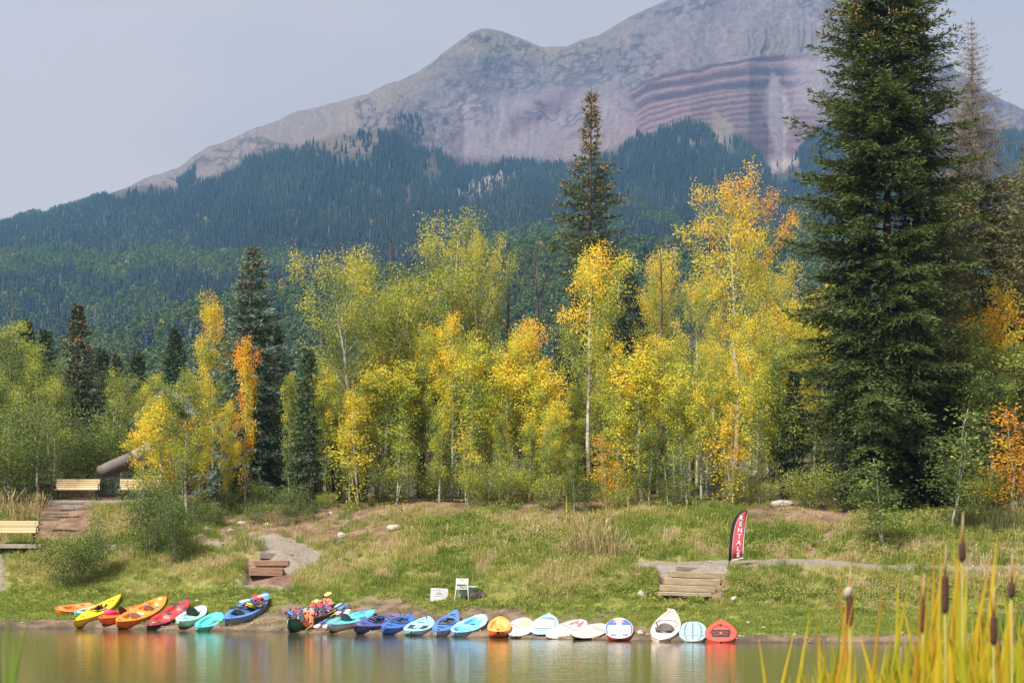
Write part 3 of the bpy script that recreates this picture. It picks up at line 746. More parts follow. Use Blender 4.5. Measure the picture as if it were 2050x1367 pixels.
def aspen(seed, H=6., R=.9, c0=.22, nb=34, leaves=2600, leaf=.075, up=.85, stems=1, prof=None, trunk_r=.011, spread=.17, lean=0.03, clump=26):
    """aspen / willow: pale stem(s), rising branches, leaves in small clumps along the twigs"""
    r = np.random.default_rng(seed); T = Tubes(); CL = []; WT = []; CT = []
    prof = prof or (lambda t: (math.sin(min(1, t*1.02)*PI)**.7)*(1-.35*t)+.12)
    for st in range(stems):
        hs = H*(1 if st == 0 else r.uniform(.62, .95)); a = r.random()*6.28; sp = 0 if stems == 1 else R*.55
        hz = np.linspace(0, 1, 9); bend = np.cumsum(r.normal(size=(9, 2))*lean*hs/6, 0)
        tp = np.stack([bend[:, 0]+math.cos(a)*sp*hz, bend[:, 1]+math.sin(a)*sp*hz, hz*hs], -1)
        tp[:, 0] -= tp[0, 0]-math.cos(a)*sp*.12; tp[:, 1] -= tp[0, 1]-math.sin(a)*sp*.12
        T.add(tp, np.maximum(trunk_r*H*(1-hz)**.75, .006), 7)
        at_ = lambda z: np.array([np.interp(z, tp[:, 2], tp[:, i]) for i in range(3)])
        n = max(5, int(nb/stems))
        for b in range(n):
            t = (b+r.random())/n; z = hs*(c0+(1-c0)*t*.97); x0 = at_(z)
            Lb = R*prof(t)*r.uniform(.45, 1.35)/(1 if stems == 1 else 1.25)
            a = b*2.4+r.normal()*.6; u = up*r.uniform(.7, 1.5)+.6*t
            dr = unit(np.array([math.cos(a), math.sin(a), u])); Lb *= (1+.35*u)**.5
            s = np.linspace(0, 1, 5)[:, None]; pts = x0+dr*s*Lb+np.array([0, 0, .16*Lb])*s**2+r.normal(size=(5, 3))*.035*Lb*s
            T.add(pts[[0, 2, 4]], np.array([.4, .26, .1])*trunk_r*H*(.25+.35*Lb/R)*(1-.5*t), 4)
            bt = r.random(); k = max(3, int(Lb/(spread*.75)))
            for q in range(k):
                f = r.uniform(.28, 1.06)**.8; j = np.array([np.interp(f, s[:, 0], pts[:, i]) for i in range(3)])
                p = j+r.normal(size=3)*spread*1.5*(1.25-.7*f)
                CL.append(p); WT.append(r.uniform(.5, 1.4)*(.6+Lb/R*.5)); CT.append(.72*bt+.28*r.random())
                T.add(np.stack([j, p]), [trunk_r*H*.05, trunk_r*H*.025], 3)
        for q in range(6):
            CL.append(at_(hs*r.uniform(.86, 1.0))+r.normal(size=3)*.04); WT.append(.7); CT.append(r.random())
    CL = np.array(CL); WT = np.array(WT); WT /= WT.sum(); ctone = np.array(CT)
    n = leaves; ci = r.choice(len(CL), n, p=WT)
    pos = CL[ci]+r.normal(size=(n, 3))*spread*np.array([1, 1, .95])
    pos = pos[pos[:, 2] > .05]; ci = ci[:len(pos)]
    n = len(pos)
    hg = pos[:, 2]/H
    tn = np.stack([.85*ctone[ci]+.15*r.random(n), hg, .5*ctone[ci]+.5*r.random(n)], -1)
    d = r.normal(size=(n, 3)); d[:, 2] -= .5
    V, F, C = kites(pos, d, leaf*r.uniform(.75, 1.3, n), leaf*.86*r.uniform(.8, 1.2, n), r, tn)
    return dict(H=float(np.percentile(V[:, 2], 99.6)), trunk=T.mesh('trunk'), crown=np_mesh('crown', V, F, C), cones=None)

def place_tree(name, pr, px, Y, top, color, label, cat, group=None, width=1.0, bark=None, leafmat=None, rz=None, lean=(0, 0), sink=.08, H=None):
    X = (px-1025)*Y/FPX; z = float(ground_z(X, Y)) if Y < 135 else EYE-(960-HOR)*Y/FPX*.9
    if H is None: H = EYE-(top-HOR)*Y/FPX-z
    s = H/pr['H']
    o = empty(name, (X, Y, z-sink), random.random()*6.28 if rz is None else rz, label, cat, group)
    o.scale = (s*width, s*width, s); o.rotation_euler[0] = lean[0]; o.rotation_euler[1] = lean[1]
    link('trunk', pr['trunk'], bark, o)
    if pr['crown'] is not None:
        c = link('crown', pr['crown'], leafmat, o); c.color = (*color, 1)
    if pr['cones'] is not None: link('cones', pr['cones'], M_CONE, o)['kind'] = 'stuff'
    return o

# conifer kinds ------------------------------------------------------
def prof_big(t): return float(np.interp(t, [0, .05, .15, .3, .45, .6, .75, .88, .95, 1], [.95, 1.0, .98, .95, .88, .80, .68, .5, .34, .08]))
def prof_slim(t): return float(np.interp(t, [0, .2, .45, .62, .74, .82, .92, 1], [1.0, .98, .9, .84, .70, .34, .17, .04]))
KC = dict(
    big=conifer(3, 20.6, 3.6, prof_big, .30, 8, .34, (.19, .042), .035, cones=3, vary=(.5, 1.2), twig=.40, cone_from=.78, step=.145),
    slim=conifer(8, 19, 2.0, prof_slim, .34, 6, .2, (.21, .046), .05, vary=(.4, 1.25), cones=.7, twig=.34, sparse=.85, cone_from=.62, step=.17),
    blue=conifer(14, 10, 2.2, lambda t: (1-t)**.72*.98+.02, .24, 6, .30, (.20, .05), .05, cones=.7, twig=.36, cone_from=.82, step=.13),
    young=conifer(21, 6, 1.3, lambda t: (1-t)**.8, .20, 6, .30, (.17, .042), .05, twig=.36, step=.12),
    cone=conifer(33, 8.5, 1.9, lambda t: min(1, (1-t)*1.25)**.9, .22, 7, .05, (.24, .055), .05, twig=.4, step=.14),
    rusty=conifer(45, 8.5, 1.8, lambda t: (1-t)**.75, .26, 6, .22, (.22, .055), .05, cones=.15, twig=.36, cone_from=.3, step=.14, browntop=.1),
    dead=conifer(52, 20, 3.2, lambda t: float(np.interp(t, [0, .3, .55, .72, .85, 1], [1, 1, .85, .6, .34, .05])), .30, 8, .5, (.28, .055), .05, bare=.34, twig=.34, sparse=.8, browntop=.4, step=.2),
    olive=conifer(57, 18, 3.4, prof_slim, .34, 7, .5, (.28, .055), .05, twig=.36, sparse=.85, browntop=.3, step=.2),
)
DG = (.06, .08, .018); BG = (.115, .165, .12); OL = (.125, .118, .042); MG = (.05, .078, .036)
for nm, k, px, Y, top, colr, wd, lab in (
    ('spruce_tree', 'big', 1776, 75.6, -128, DG, 1.08, 'huge dark spruce towering over the bank, brown cones at its top'),
    ('spruce_tree', 'slim', 1180, 93, 168, (.09, .105, .035), 1.0, 'tall thin spruce with a spire full of brown cones, behind the yellow aspens'),
    ('spruce_tree', 'blue', 505, 83.4, 488, BG, 1.12, 'blue-green spruce with a pointed top standing behind an orange aspen'),
    ('spruce_tree', 'young', 617, 80.2, 688, (.065, .10, .042), 1.0, 'slender young green spruce between the blue spruce and the big aspens'),
    ('spruce_tree', 'rusty', 155, 104, 606, (.07, .085, .04), 1.0, 'rust-tinged spruce full of brown cones above the upper benches'),
    ('pine_tree', 'cone', 350, 122, 652, (.055, .095, .045), 1.0, 'dense smooth dark green conical fir above the cabin roof'),
    ('spruce_tree', 'dead', 1945, 84, 28, OL, 1.0, 'half-dead spruce with a bare brown top right of the huge spruce'),
    ('spruce_tree', 'olive', 2068, 90, 235, OL, .8, 'sparse olive conifer cut by the right edge of the picture'),
    ('spruce_tree', 'young', 1590, 75.4, 735, MG, 1.1, 'small dark spruce at the left foot of the huge spruce'),
    ('spruce_tree', 'blue', 1262, 98, 545, (.06, .085, .045), 1.1, 'dark spruce half hidden among yellow aspens right of the thin cone-topped spruce'),
    ('spruce_tree', 'young', 548, 90, 640, MG, 1.25, 'dark spruce just right of and behind the blue-green spruce'),
    ('spruce_tree', 'young', 205, 112, 690, MG, 1.2, 'dim green spruce right behind the rust-tinged spruce'),
    ('spruce_tree', 'young', 52, 118, 632, MG, 1.0, 'narrow spruce spire rising at the far left above green aspens'),
    ('spruce_tree', 'young', 92, 126, 652, MG, 1.0, 'small pointed spruce between the far left spire and the rust-tinged spruce'),
    ('spruce_tree', 'rusty', 232, 128, 706, MG, 1.0, 'short brownish spruce midway between the rusty spruce and the conical fir'),
    ('spruce_tree', 'young', 274, 118, 698, MG, 1.15, 'green spruce just left of the smooth conical fir'),
    ('spruce_tree', 'blue', -14, 108, 640, MG, 1.1, 'spruce cut by the left edge of the picture'),
    ('spruce_tree', 'young', 668, 92, 742, (.045, .065, .04), 1.4, 'shadowy spruce behind the young green spruce'),
    ('spruce_tree', 'young', 845, 82, 905, (.07, .1, .055), 1.3, 'very small spruce at the shaded foot of the aspen thicket'),
    ('spruce_tree', 'cone', 1850, 80, 560, (.05, .075, .035), .8, 'dark spruce tucked behind the right flank of the huge spruce'),
    ('spruce_tree', 'young', 420, 96, 700, MG, 1.3, 'dark spruce behind the orange-topped aspen left of the blue-green spruce'),
    ('spruce_tree', 'blue', 1125, 100, 660, (.05, .07, .04), 1.0, 'dark low-branched spruce under the thin cone-topped spruce'),
    ('spruce_tree', 'young', 1690, 74.2, 868, (.075, .10, .045), 1.3, 'low bushy spruce at the base of the huge spruce'),
):
    place_tree(nm, KC[k], px, Y, top, colr, lab, 'tree', 'conifers behind the bank', wd, M_DRYBARK if k == 'dead' else M_SPRUCEBARK, M_NEEDLE)

# aspens --------------------------------------------------------------
KA = {}
for i in range(5): KA['slim%d' % i] = aspen(100+i, 6, .95, .15, 32, 5600, .071, 1.0, 1, spread=.12)
for i in range(4): KA['mid%d' % i] = aspen(120+i, 8, 1.6, .24, 36, 9200, .073, .85, 1, spread=.15)
for i in range(3): KA['tall%d' % i] = aspen(140+i, 12.5, 2.5, .28, 44, 14500, .073, .8, 1, trunk_r=.0095, spread=.18)
for i in range(2): KA['broad%d' % i] = aspen(150+i, 10.5, 3.5, .30, 60, 21000, .074, .5, 2, trunk_r=.0125, spread=.2, lean=.05)
KA['lolly'] = aspen(160, 9.5, 1.45, .42, 32, 9800, .072, .6, 1, trunk_r=.0105, spread=.16, prof=lambda t: math.sin(max(.02, min(1, t*.9+.12))*PI)**.6)
for i in range(3): KA['bush%d' % i] = aspen(170+i, 3.0, 1.0, .08, 70, 8500, .05, .7, 5, trunk_r=.006, spread=.16)
for i in range(3): KA['sapling%d' % i] = aspen(180+i, 3.2, .42, .12, 28, 1700, .05, 1.1, 2, trunk_r=.006, spread=.10)
for i in range(2): KA['shrub%d' % i] = aspen(190+i, 1.6, 1.0, .05, 60, 3400, .055, .5, 6, trunk_r=.008, spread=.13)
# px, Y, top, kind, autumn 0..1, change towards the top, brightness, width, label
AS = [
 (1465, 82, 342, 'tall0', .50, .75, 1.0, 1.0, 'tallest aspen with an orange crown top and bare white upper trunk'),
 (1560, 86, 525, 'tall1', .44, .4, .95, .9, 'tall yellow-green aspen between the orange-topped aspen and the huge spruce'),
 (1395, 86, 545, 'tall2', .42, .4, .95, .9, 'tall yellowing aspen just left of the orange-topped aspen'),
 (1318, 80, 492, 'tall1', .46, .35, 1.0, .85, 'yellow aspen with a charred dead leader right of the thin spruce'),
 (1178, 78, 486, 'lolly', .47, .45, 1.08, 1.0, 'golden round-crowned aspen on a long bare pale trunk before the thin spruce'),
 (882, 84, 415, 'broad0', .30, .30, .82, 1.0, 'largest broad green-and-gold aspen in the middle of the grove'),
 (965, 86, 470, 'broad1', .33, .30, .85, .52, 'broad olive-gold aspen with dark bare twigs left of the black dead tree'),
 (742, 82, 500, 'broad1', .30, .38, .88, .9, 'spreading aspen leaning left, yellow at its outer branches'),
 (690, 86, 640, 'mid2', .16, .1, .78, 1.25, 'green aspen under the spreading leaning aspen'),
 (800, 88, 570, 'tall0', .28, .3, .8, .9, 'green aspen between the spreading aspen and the broad middle aspen'),
 (1055, 82, 640, 'mid0', .50, .35, 1.05, 1.0, 'bright yellow aspen below the black dead tree'),
 (425, 84, 588, 'mid1', .56, .3, .95, .62, 'thin orange-yellow aspen crown left of the blue-green spruce'),
 (492, 76.5, 672, 'slim0', .78, .25, 1.0, .62, 'vivid orange aspen right in front of the blue-green spruce'),
 (455, 75.6, 800, 'slim1', .58, .2, 1.0, .8, 'short golden aspen left of the vivid orange aspen'),
 (405, 76.2, 800, 'slim2', .55, .25, 1.0, 1.1, 'golden aspen sapling among green shrubs near the upper benches'),
 (372, 78.5, 735, 'mid3', .26, .2, .9, 1.0, 'leafy green aspen right of the cabin roof'),
 (330, 80, 790, 'slim3', .50, .15, .98, 1.6, 'yellow-green aspen before the cabin, over the benches'),
 (285, 82, 840, 'slim4', .55, .15, 1.0, 1.4, 'yellow aspen leaning over the second upper bench'),
 (700, 76, 775, 'slim3', .46, .25, 1.0, 1.1, 'yellow aspen sapling at the left end of the main thicket'),
 (735, 77, 760, 'slim4', .42, .15, .95, 1.0, 'second small aspen from the left end of the main thicket'),
 (578, 76.8, 745, 'slim1', .38, .25, .95, .6, 'thin aspen with gold tips left of the young green spruce'),
 (650, 80, 730, 'slim0', .40, .25, .9, .7, 'thin yellow-green aspen right of the young green spruce'),
 (770, 77, 690, 'slim2', .34, .3, .95, 1.1, 'slim green aspen with yellow top near the leaning aspen trunk'),
 (815, 76.5, 720, 'slim0', .36, .3, 1.0, 1.1, 'slim yellow-green aspen before the broad middle aspen'),
 (850, 77.5, 650, 'mid1', .33, .35, 1.0, .75, 'slender aspen below the broad middle aspen crown'),
 (905, 77, 625, 'mid2', .42, .5, 1.0, .8, 'aspen with an orange-tinged top at the thicket centre'),
 (940, 76, 680, 'slim4', .36, .3, 1.0, 1.2, 'pale-stemmed aspen at the thicket centre'),
 (975, 77, 700, 'slim1', .38, .25, 1.0, 1.2, 'green-gold aspen between the thicket centre and the bright yellow aspen'),
 (1015, 76, 690, 'slim2', .44, .3, 1.03, 1.2, 'white-stemmed golden aspen beneath the black dead tree'),
 (1040, 77, 650, 'mid3', .50, .3, 1.06, .8, 'brightest yellow aspen at the middle of the thicket'),
 (1085, 76.5, 720, 'slim3', .47, .3, 1.03, 1.3, 'yellow aspen left of the golden round-crowned aspen'),
 (1120, 76, 800, 'slim0', .46, .2, 1.0, 1.2, 'short golden aspen beside the long bare pale trunk'),
 (1100, 74.5, 860, 'slim4', .28, .1, .9, 1.2, 'short green aspen at the thicket edge above the dry grass'),
 (1150, 74.5, 880, 'slim2', .22, .1, .85, 1.2, 'low olive-green aspen at the foot of the golden round-crowned aspen'),
 (1215, 74.5, 865, 'sapling0', .85, .1, .95, 1.8, 'rust-orange sapling at the front edge of the thicket'),
 (1235, 77, 700, 'slim1', .42, .25, 1.0, 1.3, 'leafy yellow-green aspen right of the long bare pale trunk'),
 (1285, 76.5, 690, 'slim3', .47, .2, 1.05, 1.4, 'full yellow aspen with a dark scarred stem'),
 (1330, 77, 670, 'mid0', .40, .25, 1.0, .85, 'yellow-green aspen under the charred leader'),
 (1300, 74, 850, 'slim0', .16, .05, .85, 1.2, 'bushy grey-green aspen sapling right of the rust-orange sapling'),
 (1365, 75.5, 720, 'slim4', .36, .2, 1.0, 1.3, 'lush green-yellow aspen in front of the tallest aspen'),
 (1405, 75, 750, 'slim2', .42, .2, 1.0, 1.1, 'yellow aspen sapling with thin pale stem left of the flag'),
 (1430, 78, 690, 'mid1', .34, .2, .98, .8, 'green-gold aspen at the foot of the tallest aspen'),
 (1470, 73.5, 800, 'sapling2', .72, .2, 1.0, 1.5, 'slender aspen sapling with an orange tip directly above the flag'),
 (1500, 77, 630, 'mid2', .44, .2, 1.02, .85, 'yellow aspen right of the bare white upper trunk'),
 (1520, 74.8, 740, 'slim3', .34, .15, .98, 1.2, 'green aspen with white stem before the fallen log'),
 (1555, 75.2, 700, 'slim1', .30, .2, .95, 1.2, 'green aspen left of the small dark spruce'),
 (1590, 80, 600, 'mid3', .48, .25, 1.0, 1.0, 'golden aspen beside the left flank of the huge spruce'),
 (1635, 84, 570, 'mid0', .42, .25, .98, 1.0, 'yellow-green aspen peeping past the huge spruce at left'),
 (1380, 73.2, 880, 'sapling1', .12, .05, .85, 1.5, 'green sapling in the grass left of the orange-tipped sapling'),
 (1440, 76, 860, 'slim0', .20, .1, .9, 1.1, 'green aspen sapling behind the flag pole'),
 (1340, 73.4, 905, 'sapling0', .14, .05, .85, 1.6, 'low green sapling at the thicket front near the tall mullein'),
 (880, 74.6, 800, 'slim3', .30, .2, .95, 1.1, 'green-leaved aspen with yellow flecks at the thicket front'),
 (790, 74.8, 830, 'sapling1', .34, .2, .9, 1.6, 'small aspen sapling at the left thicket front'),
 (720, 74.4, 820, 'sapling2', .55, .3, 1.0, 1.7, 'golden sapling on the stony dirt edge'),
 (935, 74, 850, 'sapling0', .48, .2, 1.0, 1.5, 'yellow sapling with two white stems at the thicket front'),
 (1000, 74.3, 830, 'slim1', .32, .2, .95, .9, 'thin green aspen with twin white stems'),
 (1060, 74, 840, 'slim0', .30, .15, .93, 1.0, 'green aspen front of the brightest yellow aspen'),
 (1775, 68.5, 905, 'sapling1', .10, .05, 1.05, 2.3, 'pale green aspen shrub in front of the huge spruce'),
 (1902, 70.5, 812, 'sapling2', .12, .05, 1.0, 2.2, 'tall pale green aspen sapling right of the huge spruce base'),
 (1955, 76, 650, 'slim4', .12, .1, .85, 1.6, 'dull green aspen right of the huge spruce'),
 (2005, 78, 560, 'slim2', .58, .25, .95, 1.1, 'golden aspen near the right picture edge below the half-dead spruce'),
 (2028, 72, 812, 'sapling0', .95, .05, 1.0, 2.2, 'bright orange sapling at the right picture edge'),
 (2045, 75, 690, 'slim0', .14, .1, .85, 1.7, 'green aspen thicket tree cut by the right picture edge'),
 (1985, 74, 740, 'slim1', .10, .05, .85, 1.7, 'grey-green aspen between the tall pale sapling and the bright orange sapling'),
 (1935, 82, 600, 'mid3', .24, .2, .9, .8, 'yellow-green aspen glimpsed between the huge spruce and the half-dead spruce'),
 (20, 92, 640, 'mid0', .18, .15, .85, 1.2, 'tall green aspen at the left picture edge'),
 (75, 96, 690, 'mid2', .16, .15, .82, 1.2, 'green aspen left of the rust-tinged spruce'),
 (-20, 88, 720, 'mid1', .20, .1, .85, 1.3, 'green aspen trunk cut by the left picture edge'),
 (110, 90, 750, 'mid3', .22, .15, .85, 1.1, 'green aspen in front of the rust-tinged spruce'),
 (245, 96, 740, 'mid1', .22, .15, .85, 1.0, 'green-gold aspen left of the cabin'),
 (283, 94, 770, 'mid0', .30, .2, .9, .75, 'leafy aspen hiding the left side of the cabin'),
 (310, 96, 745, 'mid2', .28, .2, .9, .8, 'slim pale-gold aspen in front of the conical fir'),
 (190, 92, 800, 'bush0', .14, .05, .85, 1.3, 'big round grey-green willow behind the upper left bench'),
 (60, 86, 800, 'bush1', .14, .08, .85, 1.5, 'big green willow over the dry grass at far left'),
 (125, 92, 850, 'bush2', .16, .05, .9, 1.2, 'green willow directly behind the upper left bench'),
 (240, 97, 840, 'bush1', .20, .05, .95, 1.0, 'bright green willow beside the slanted pipe'),
 (0, 84, 850, 'bush0', .16, .08, .8, 1.4, 'dark green willow at the left picture edge above dry grass'),
 (300, 75.6, 945, 'bush1', .05, .03, .78, 1.3, 'dense grey-green shrub below the second upper bench'),
 (350, 74.2, 985, 'bush2', .06, .03, .8, 1.1, 'grey-green aspen shrub with one white stem over the lawn'),
 (180, 73.6, 1022, 'bush0', .12, .05, .85, 1.1, 'loose olive shrub beside the lower left steps'),
 (130, 73.5, 1060, 'shrub0', .14, .05, .85, 1.0, 'low olive shrub right of the lower left bench'),
]
for (px, Y, top, k, au, tp_, br, wd, lab) in AS:
    if px >= 380 and Y < 80: Y += 4.6*(1-float(sstep(1020, 1160, px)))
    nm = 'willow_shrub' if k.startswith(('bush', 'shrub')) else ('aspen_sapling' if k.startswith('sapling') else 'aspen_tree')
    place_tree(nm, KA[k], px, Y, top, (au-.05, tp_*.8+.06, br*1.08), lab, 'shrub' if nm == 'willow_shrub' else 'tree', 'aspens and willows behind the bank', wd, M_ASPENBARK, M_LEAF)
# trees deeper in the grove that show only as colour between the others
r9 = random.Random(4)
MARKS = [(385, 'the cabin'), (455, 'the short golden aspen'), (505, 'the blue-green spruce'), (617, 'the young green spruce'), (700, 'the thicket\'s left end'), (742, 'the spreading leaning aspen'), (815, 'the green aspen beside the broad one'), (882, 'the broad middle aspen'),
         (940, 'the pale-stemmed central aspen'), (985, 'the olive-gold aspen'), (1040, 'the brightest yellow aspen'), (1078, 'the black dead tree'), (1135, 'the short golden aspen by the bare trunk'), (1180, 'the golden round-crowned aspen'), (1215, 'the rust-orange sapling'),
         (1285, 'the full yellow aspen'), (1325, 'the charred leader'), (1395, 'the short charred snag'), (1430, 'the green-gold aspen'), (1465, 'the tallest orange-topped aspen'), (1520, 'the white-stemmed green aspen'), (1560, 'the fallen log'), (1590, 'the small dark spruce'),
         (1690, 'the low bushy spruce'), (1778, 'the huge spruce'), (1850, 'the huge spruce\'s right flank'), (1902, 'the tall pale sapling'), (1945, 'the half-dead spruce'), (2005, 'the golden aspen at right'), (2028, 'the bright orange sapling')]
USED = set()
def rel_label(kind, px, tail):
    for ad in ('', 'taller ', 'shorter ', 'thinner ', 'fuller '):
        for mx, mk in sorted(MARKS, key=lambda q: abs(q[0]-px))[:2]:
            sd = 'behind' if abs(px-mx) < 9 else ('left of' if px < mx else 'right of')
            lab = '%s%s %s, %s %s' % (ad, kind, tail, sd, mk)
            if lab not in USED and len(lab.split()) <= 16: USED.add(lab); return lab
    return lab
for i in range(42):
    px = 640+(1640-640)*(i+.5)/42+r9.uniform(-10, 10); Y = r9.uniform(82, 97); au = .22+.18*r9.random()
    top = np.interp(px, [640, 760, 900, 1060, 1180, 1300, 1460, 1640], [780, 700, 690, 770, 740, 680, 660, 680])+r9.uniform(-30, 80)
    place_tree('aspen_tree', KA[r9.choice(['mid0', 'mid1', 'mid2', 'mid3', 'slim1', 'slim3'])], px, Y, top, (au, .3, 1.0), rel_label('yellow-green aspen', px, 'deep in the grove'), 'tree', 'aspens filling the grove', r9.uniform(.7, 1.1), M_ASPENBARK, M_LEAF)
for i in range(16):
    px = 380+(600-380)*(i % 6)/6+r9.uniform(-20, 20) if i < 6 else 1650+(2060-1650)*(i-6)/10+r9.uniform(-15, 15); Y = r9.uniform(84, 94)
    top = 800+r9.uniform(-40, 70) if i < 6 else 700+r9.uniform(-60, 100)
    place_tree('aspen_tree', KA[r9.choice(['slim0', 'mid2', 'mid3'])], px, Y, top, (.15+.1*r9.random(), .2, .85), rel_label('dull green aspen', px, 'back in the shade'), 'tree', 'aspens filling gaps', .9, M_ASPENBARK, M_LEAF)
# low shrubs along the foot of the trees
for i in range(52):
    px = 385+(2050-385)*(i+.5)/52+r9.uniform(-14, 14)
    if 1640 < px < 1880: continue
    d = r9.uniform(14.5, 18.5) if px > 620 else r9.uniform(11.5, 14)
    Y = float(shoreY(px))+d; Hs = r9.uniform(.7, 1.9) if px > 620 else r9.uniform(.9, 1.5)
    au = .08+.24*r9.random() if px > 620 else .05
    place_tree('shrub', KA['shrub%d' % (i % 2)], px, Y, 0, (au, .1, r9.uniform(.7, .95)), rel_label('low leafy shrub', px, 'at the foot of the trees'), 'shrub', 'low shrubs at the foot of the trees', r9.uniform(.9, 1.3), M_ASPENBARK, M_LEAF, H=Hs)

# dead trees
def snag(seed, H, R, n=12, rad=.013, fork=2):
    r = np.random.default_rng(seed); T = Tubes()
    hz = np.linspace(0, 1, 10); b = np.cumsum(r.normal(size=(10, 2))*.02*H/5, 0); tp = np.stack([b[:, 0], b[:, 1], hz*H], -1)
    T.add(tp, np.maximum(rad*H*(1-hz)**.8, .008), 7)
    def br(p, d, L, w, lev):
        s = np.linspace(0, 1, 6)[:, None]; pts = p+d*s*L+np.array([0, 0, .35*L])*s**2+np.cumsum(r.normal(size=(6, 3))*.045*L, 0)*s
        T.add(pts, np.linspace(w, w*.25, 6), 4)
        if lev < fork:
            for q in range(r.integers(2, 5)):
                k = r.integers(1, 5); br(pts[k], unit(d+r.normal(size=3)*.65), L*r.uniform(.3, .6), w*.5, lev+1)
    for q in range(n):
        t = r.uniform(.45, .98); a = r.random()*6.28; p = np.array([np.interp(t*H, tp[:, 2], tp[:, i]) for i in range(3)])
        br(p, unit(np.array([math.cos(a), math.sin(a), r.uniform(.1, .9)])), R*(1.2-t)*r.uniform(.6, 1.3), rad*H*.35*(1.15-t), 0)
    return dict(H=H, trunk=T.mesh('trunk'), crown=None, cones=None)
KS = [snag(1, 12, 2.6, 16), snag(2, 10, 1.6, 12), snag(6, 9, 1.2, 9)]
for k, px, Y, top, wd, bk, lab in ((0, 1078, 87, 436, 1.0, M_DEADBARK, 'black bare dead tree with forked limbs above the yellow thicket'),
    (1, 838, 90, 405, 1.0, M_DEADBARK, 'dead grey twigs poking above the broad middle aspen'), (2, 700, 88, 450, 1.0, M_DEADBARK, 'thin dark dead snag above the spreading leaning aspen'),
    (1, 772, 89, 440, 1.0, M_DEADBARK, 'curved dark dead tree left of the broad middle aspen'), (1, 1010, 88, 455, 1.1, M_DRYBARK, 'pale bare dead branches left of the black dead tree'),
    (2, 1325, 79, 462, .8, M_DEADBARK, 'charred black leader rising through yellow leaves right of the thin spruce'), (2, 1388, 78.5, 570, .7, M_DEADBARK, 'short charred snag left of the white trunk'),
    (1, 265, 140, 660, .8, M_DRYBARK, 'pale dead snag between the conifers at left'), (2, 20, 128, 585, .9, M_DRYBARK, 'thin reddish dead trunk at the far left'),
    (2, 1600, 84, 640, .7, M_DEADBARK, 'bare leaning dark stem left of the huge spruce')):
    place_tree('dead_tree', KS[k], px, Y, top, (0, 0, 0), lab, 'dead tree', 'dead trees in the grove', wd, bk, lean=(0, -.12 if px == 1600 else 0))
# ------------------------------------------------------------------ ground cover
def tuft(seed, n, rad, h, w, bend=.5, seedhead=0.):
    r = np.random.default_rng(seed); V = []; F = []; C = []
    for k in range(n):
        a = r.random()*6.28; q = rad*math.sqrt(r.random()); p = np.array([q*math.cos(a), q*math.sin(a), -.02])
        hh = h*r.uniform(.5, 1.15); b = r.random()*6.28 if r.random() < .5 else a; d = np.array([math.cos(b), math.sin(b), 0])*bend*hh*r.uniform(.2, 1.0)
        s = np.array([-math.sin(b+r.normal()*.6), math.cos(b+r.normal()*.6), 0])*w*.5
        m = p+d*.3+np.array([0, 0, hh*.55]); t = p+d+np.array([0, 0, hh])
        i = len(V); V += [p-s, p+s, m+s*.8, m-s*.8, t]; F += [(i, i+1, i+2), (i, i+2, i+3), (i+3, i+2, i+4)]
        c = (r.random(), 0, 0); C += [c]*5
        if r.random() < seedhead:
            i = len(V); s2 = s*2.2; V += [m+(t-m)*.6-s2, m+(t-m)*.6+s2, t+np.array([0, 0, .05*h])]; F.append((i, i+1, i+2)); C += [(1.0, 0, 0)]*3
    return np_mesh('tuft', np.array(V), np.array(F), np.array(C))
def weed(seed, n, rad, h, leaf):
    r = np.random.default_rng(seed); a = r.random(n)*6.28; q = rad*np.sqrt(r.random(n)); z = h*r.random(n)**.7*(1-.5*(q/rad)**2)
    p = np.stack([q*np.cos(a), q*np.sin(a), z], -1); d = np.stack([np.cos(a), np.sin(a), r.normal(size=n)*.5+.3], -1)+r.normal(size=(n, 3))*.4
    V, F, C = kites(p, d, leaf*r.uniform(.6, 1.3, n), leaf*.55, r, np.stack([r.random(n), q*0, q*0], -1))
    return np_mesh('weed', V, F, C)
GSTOPS = [(0, (.135, .205, .033)), (.3, (.265, .325, .06)), (.55, (.40, .38, .105)), (.8, (.54, .45, .20)), (1, (.60, .47, .29))]
M_GRASS = tint_mat('grass_blades', GSTOPS, .3)
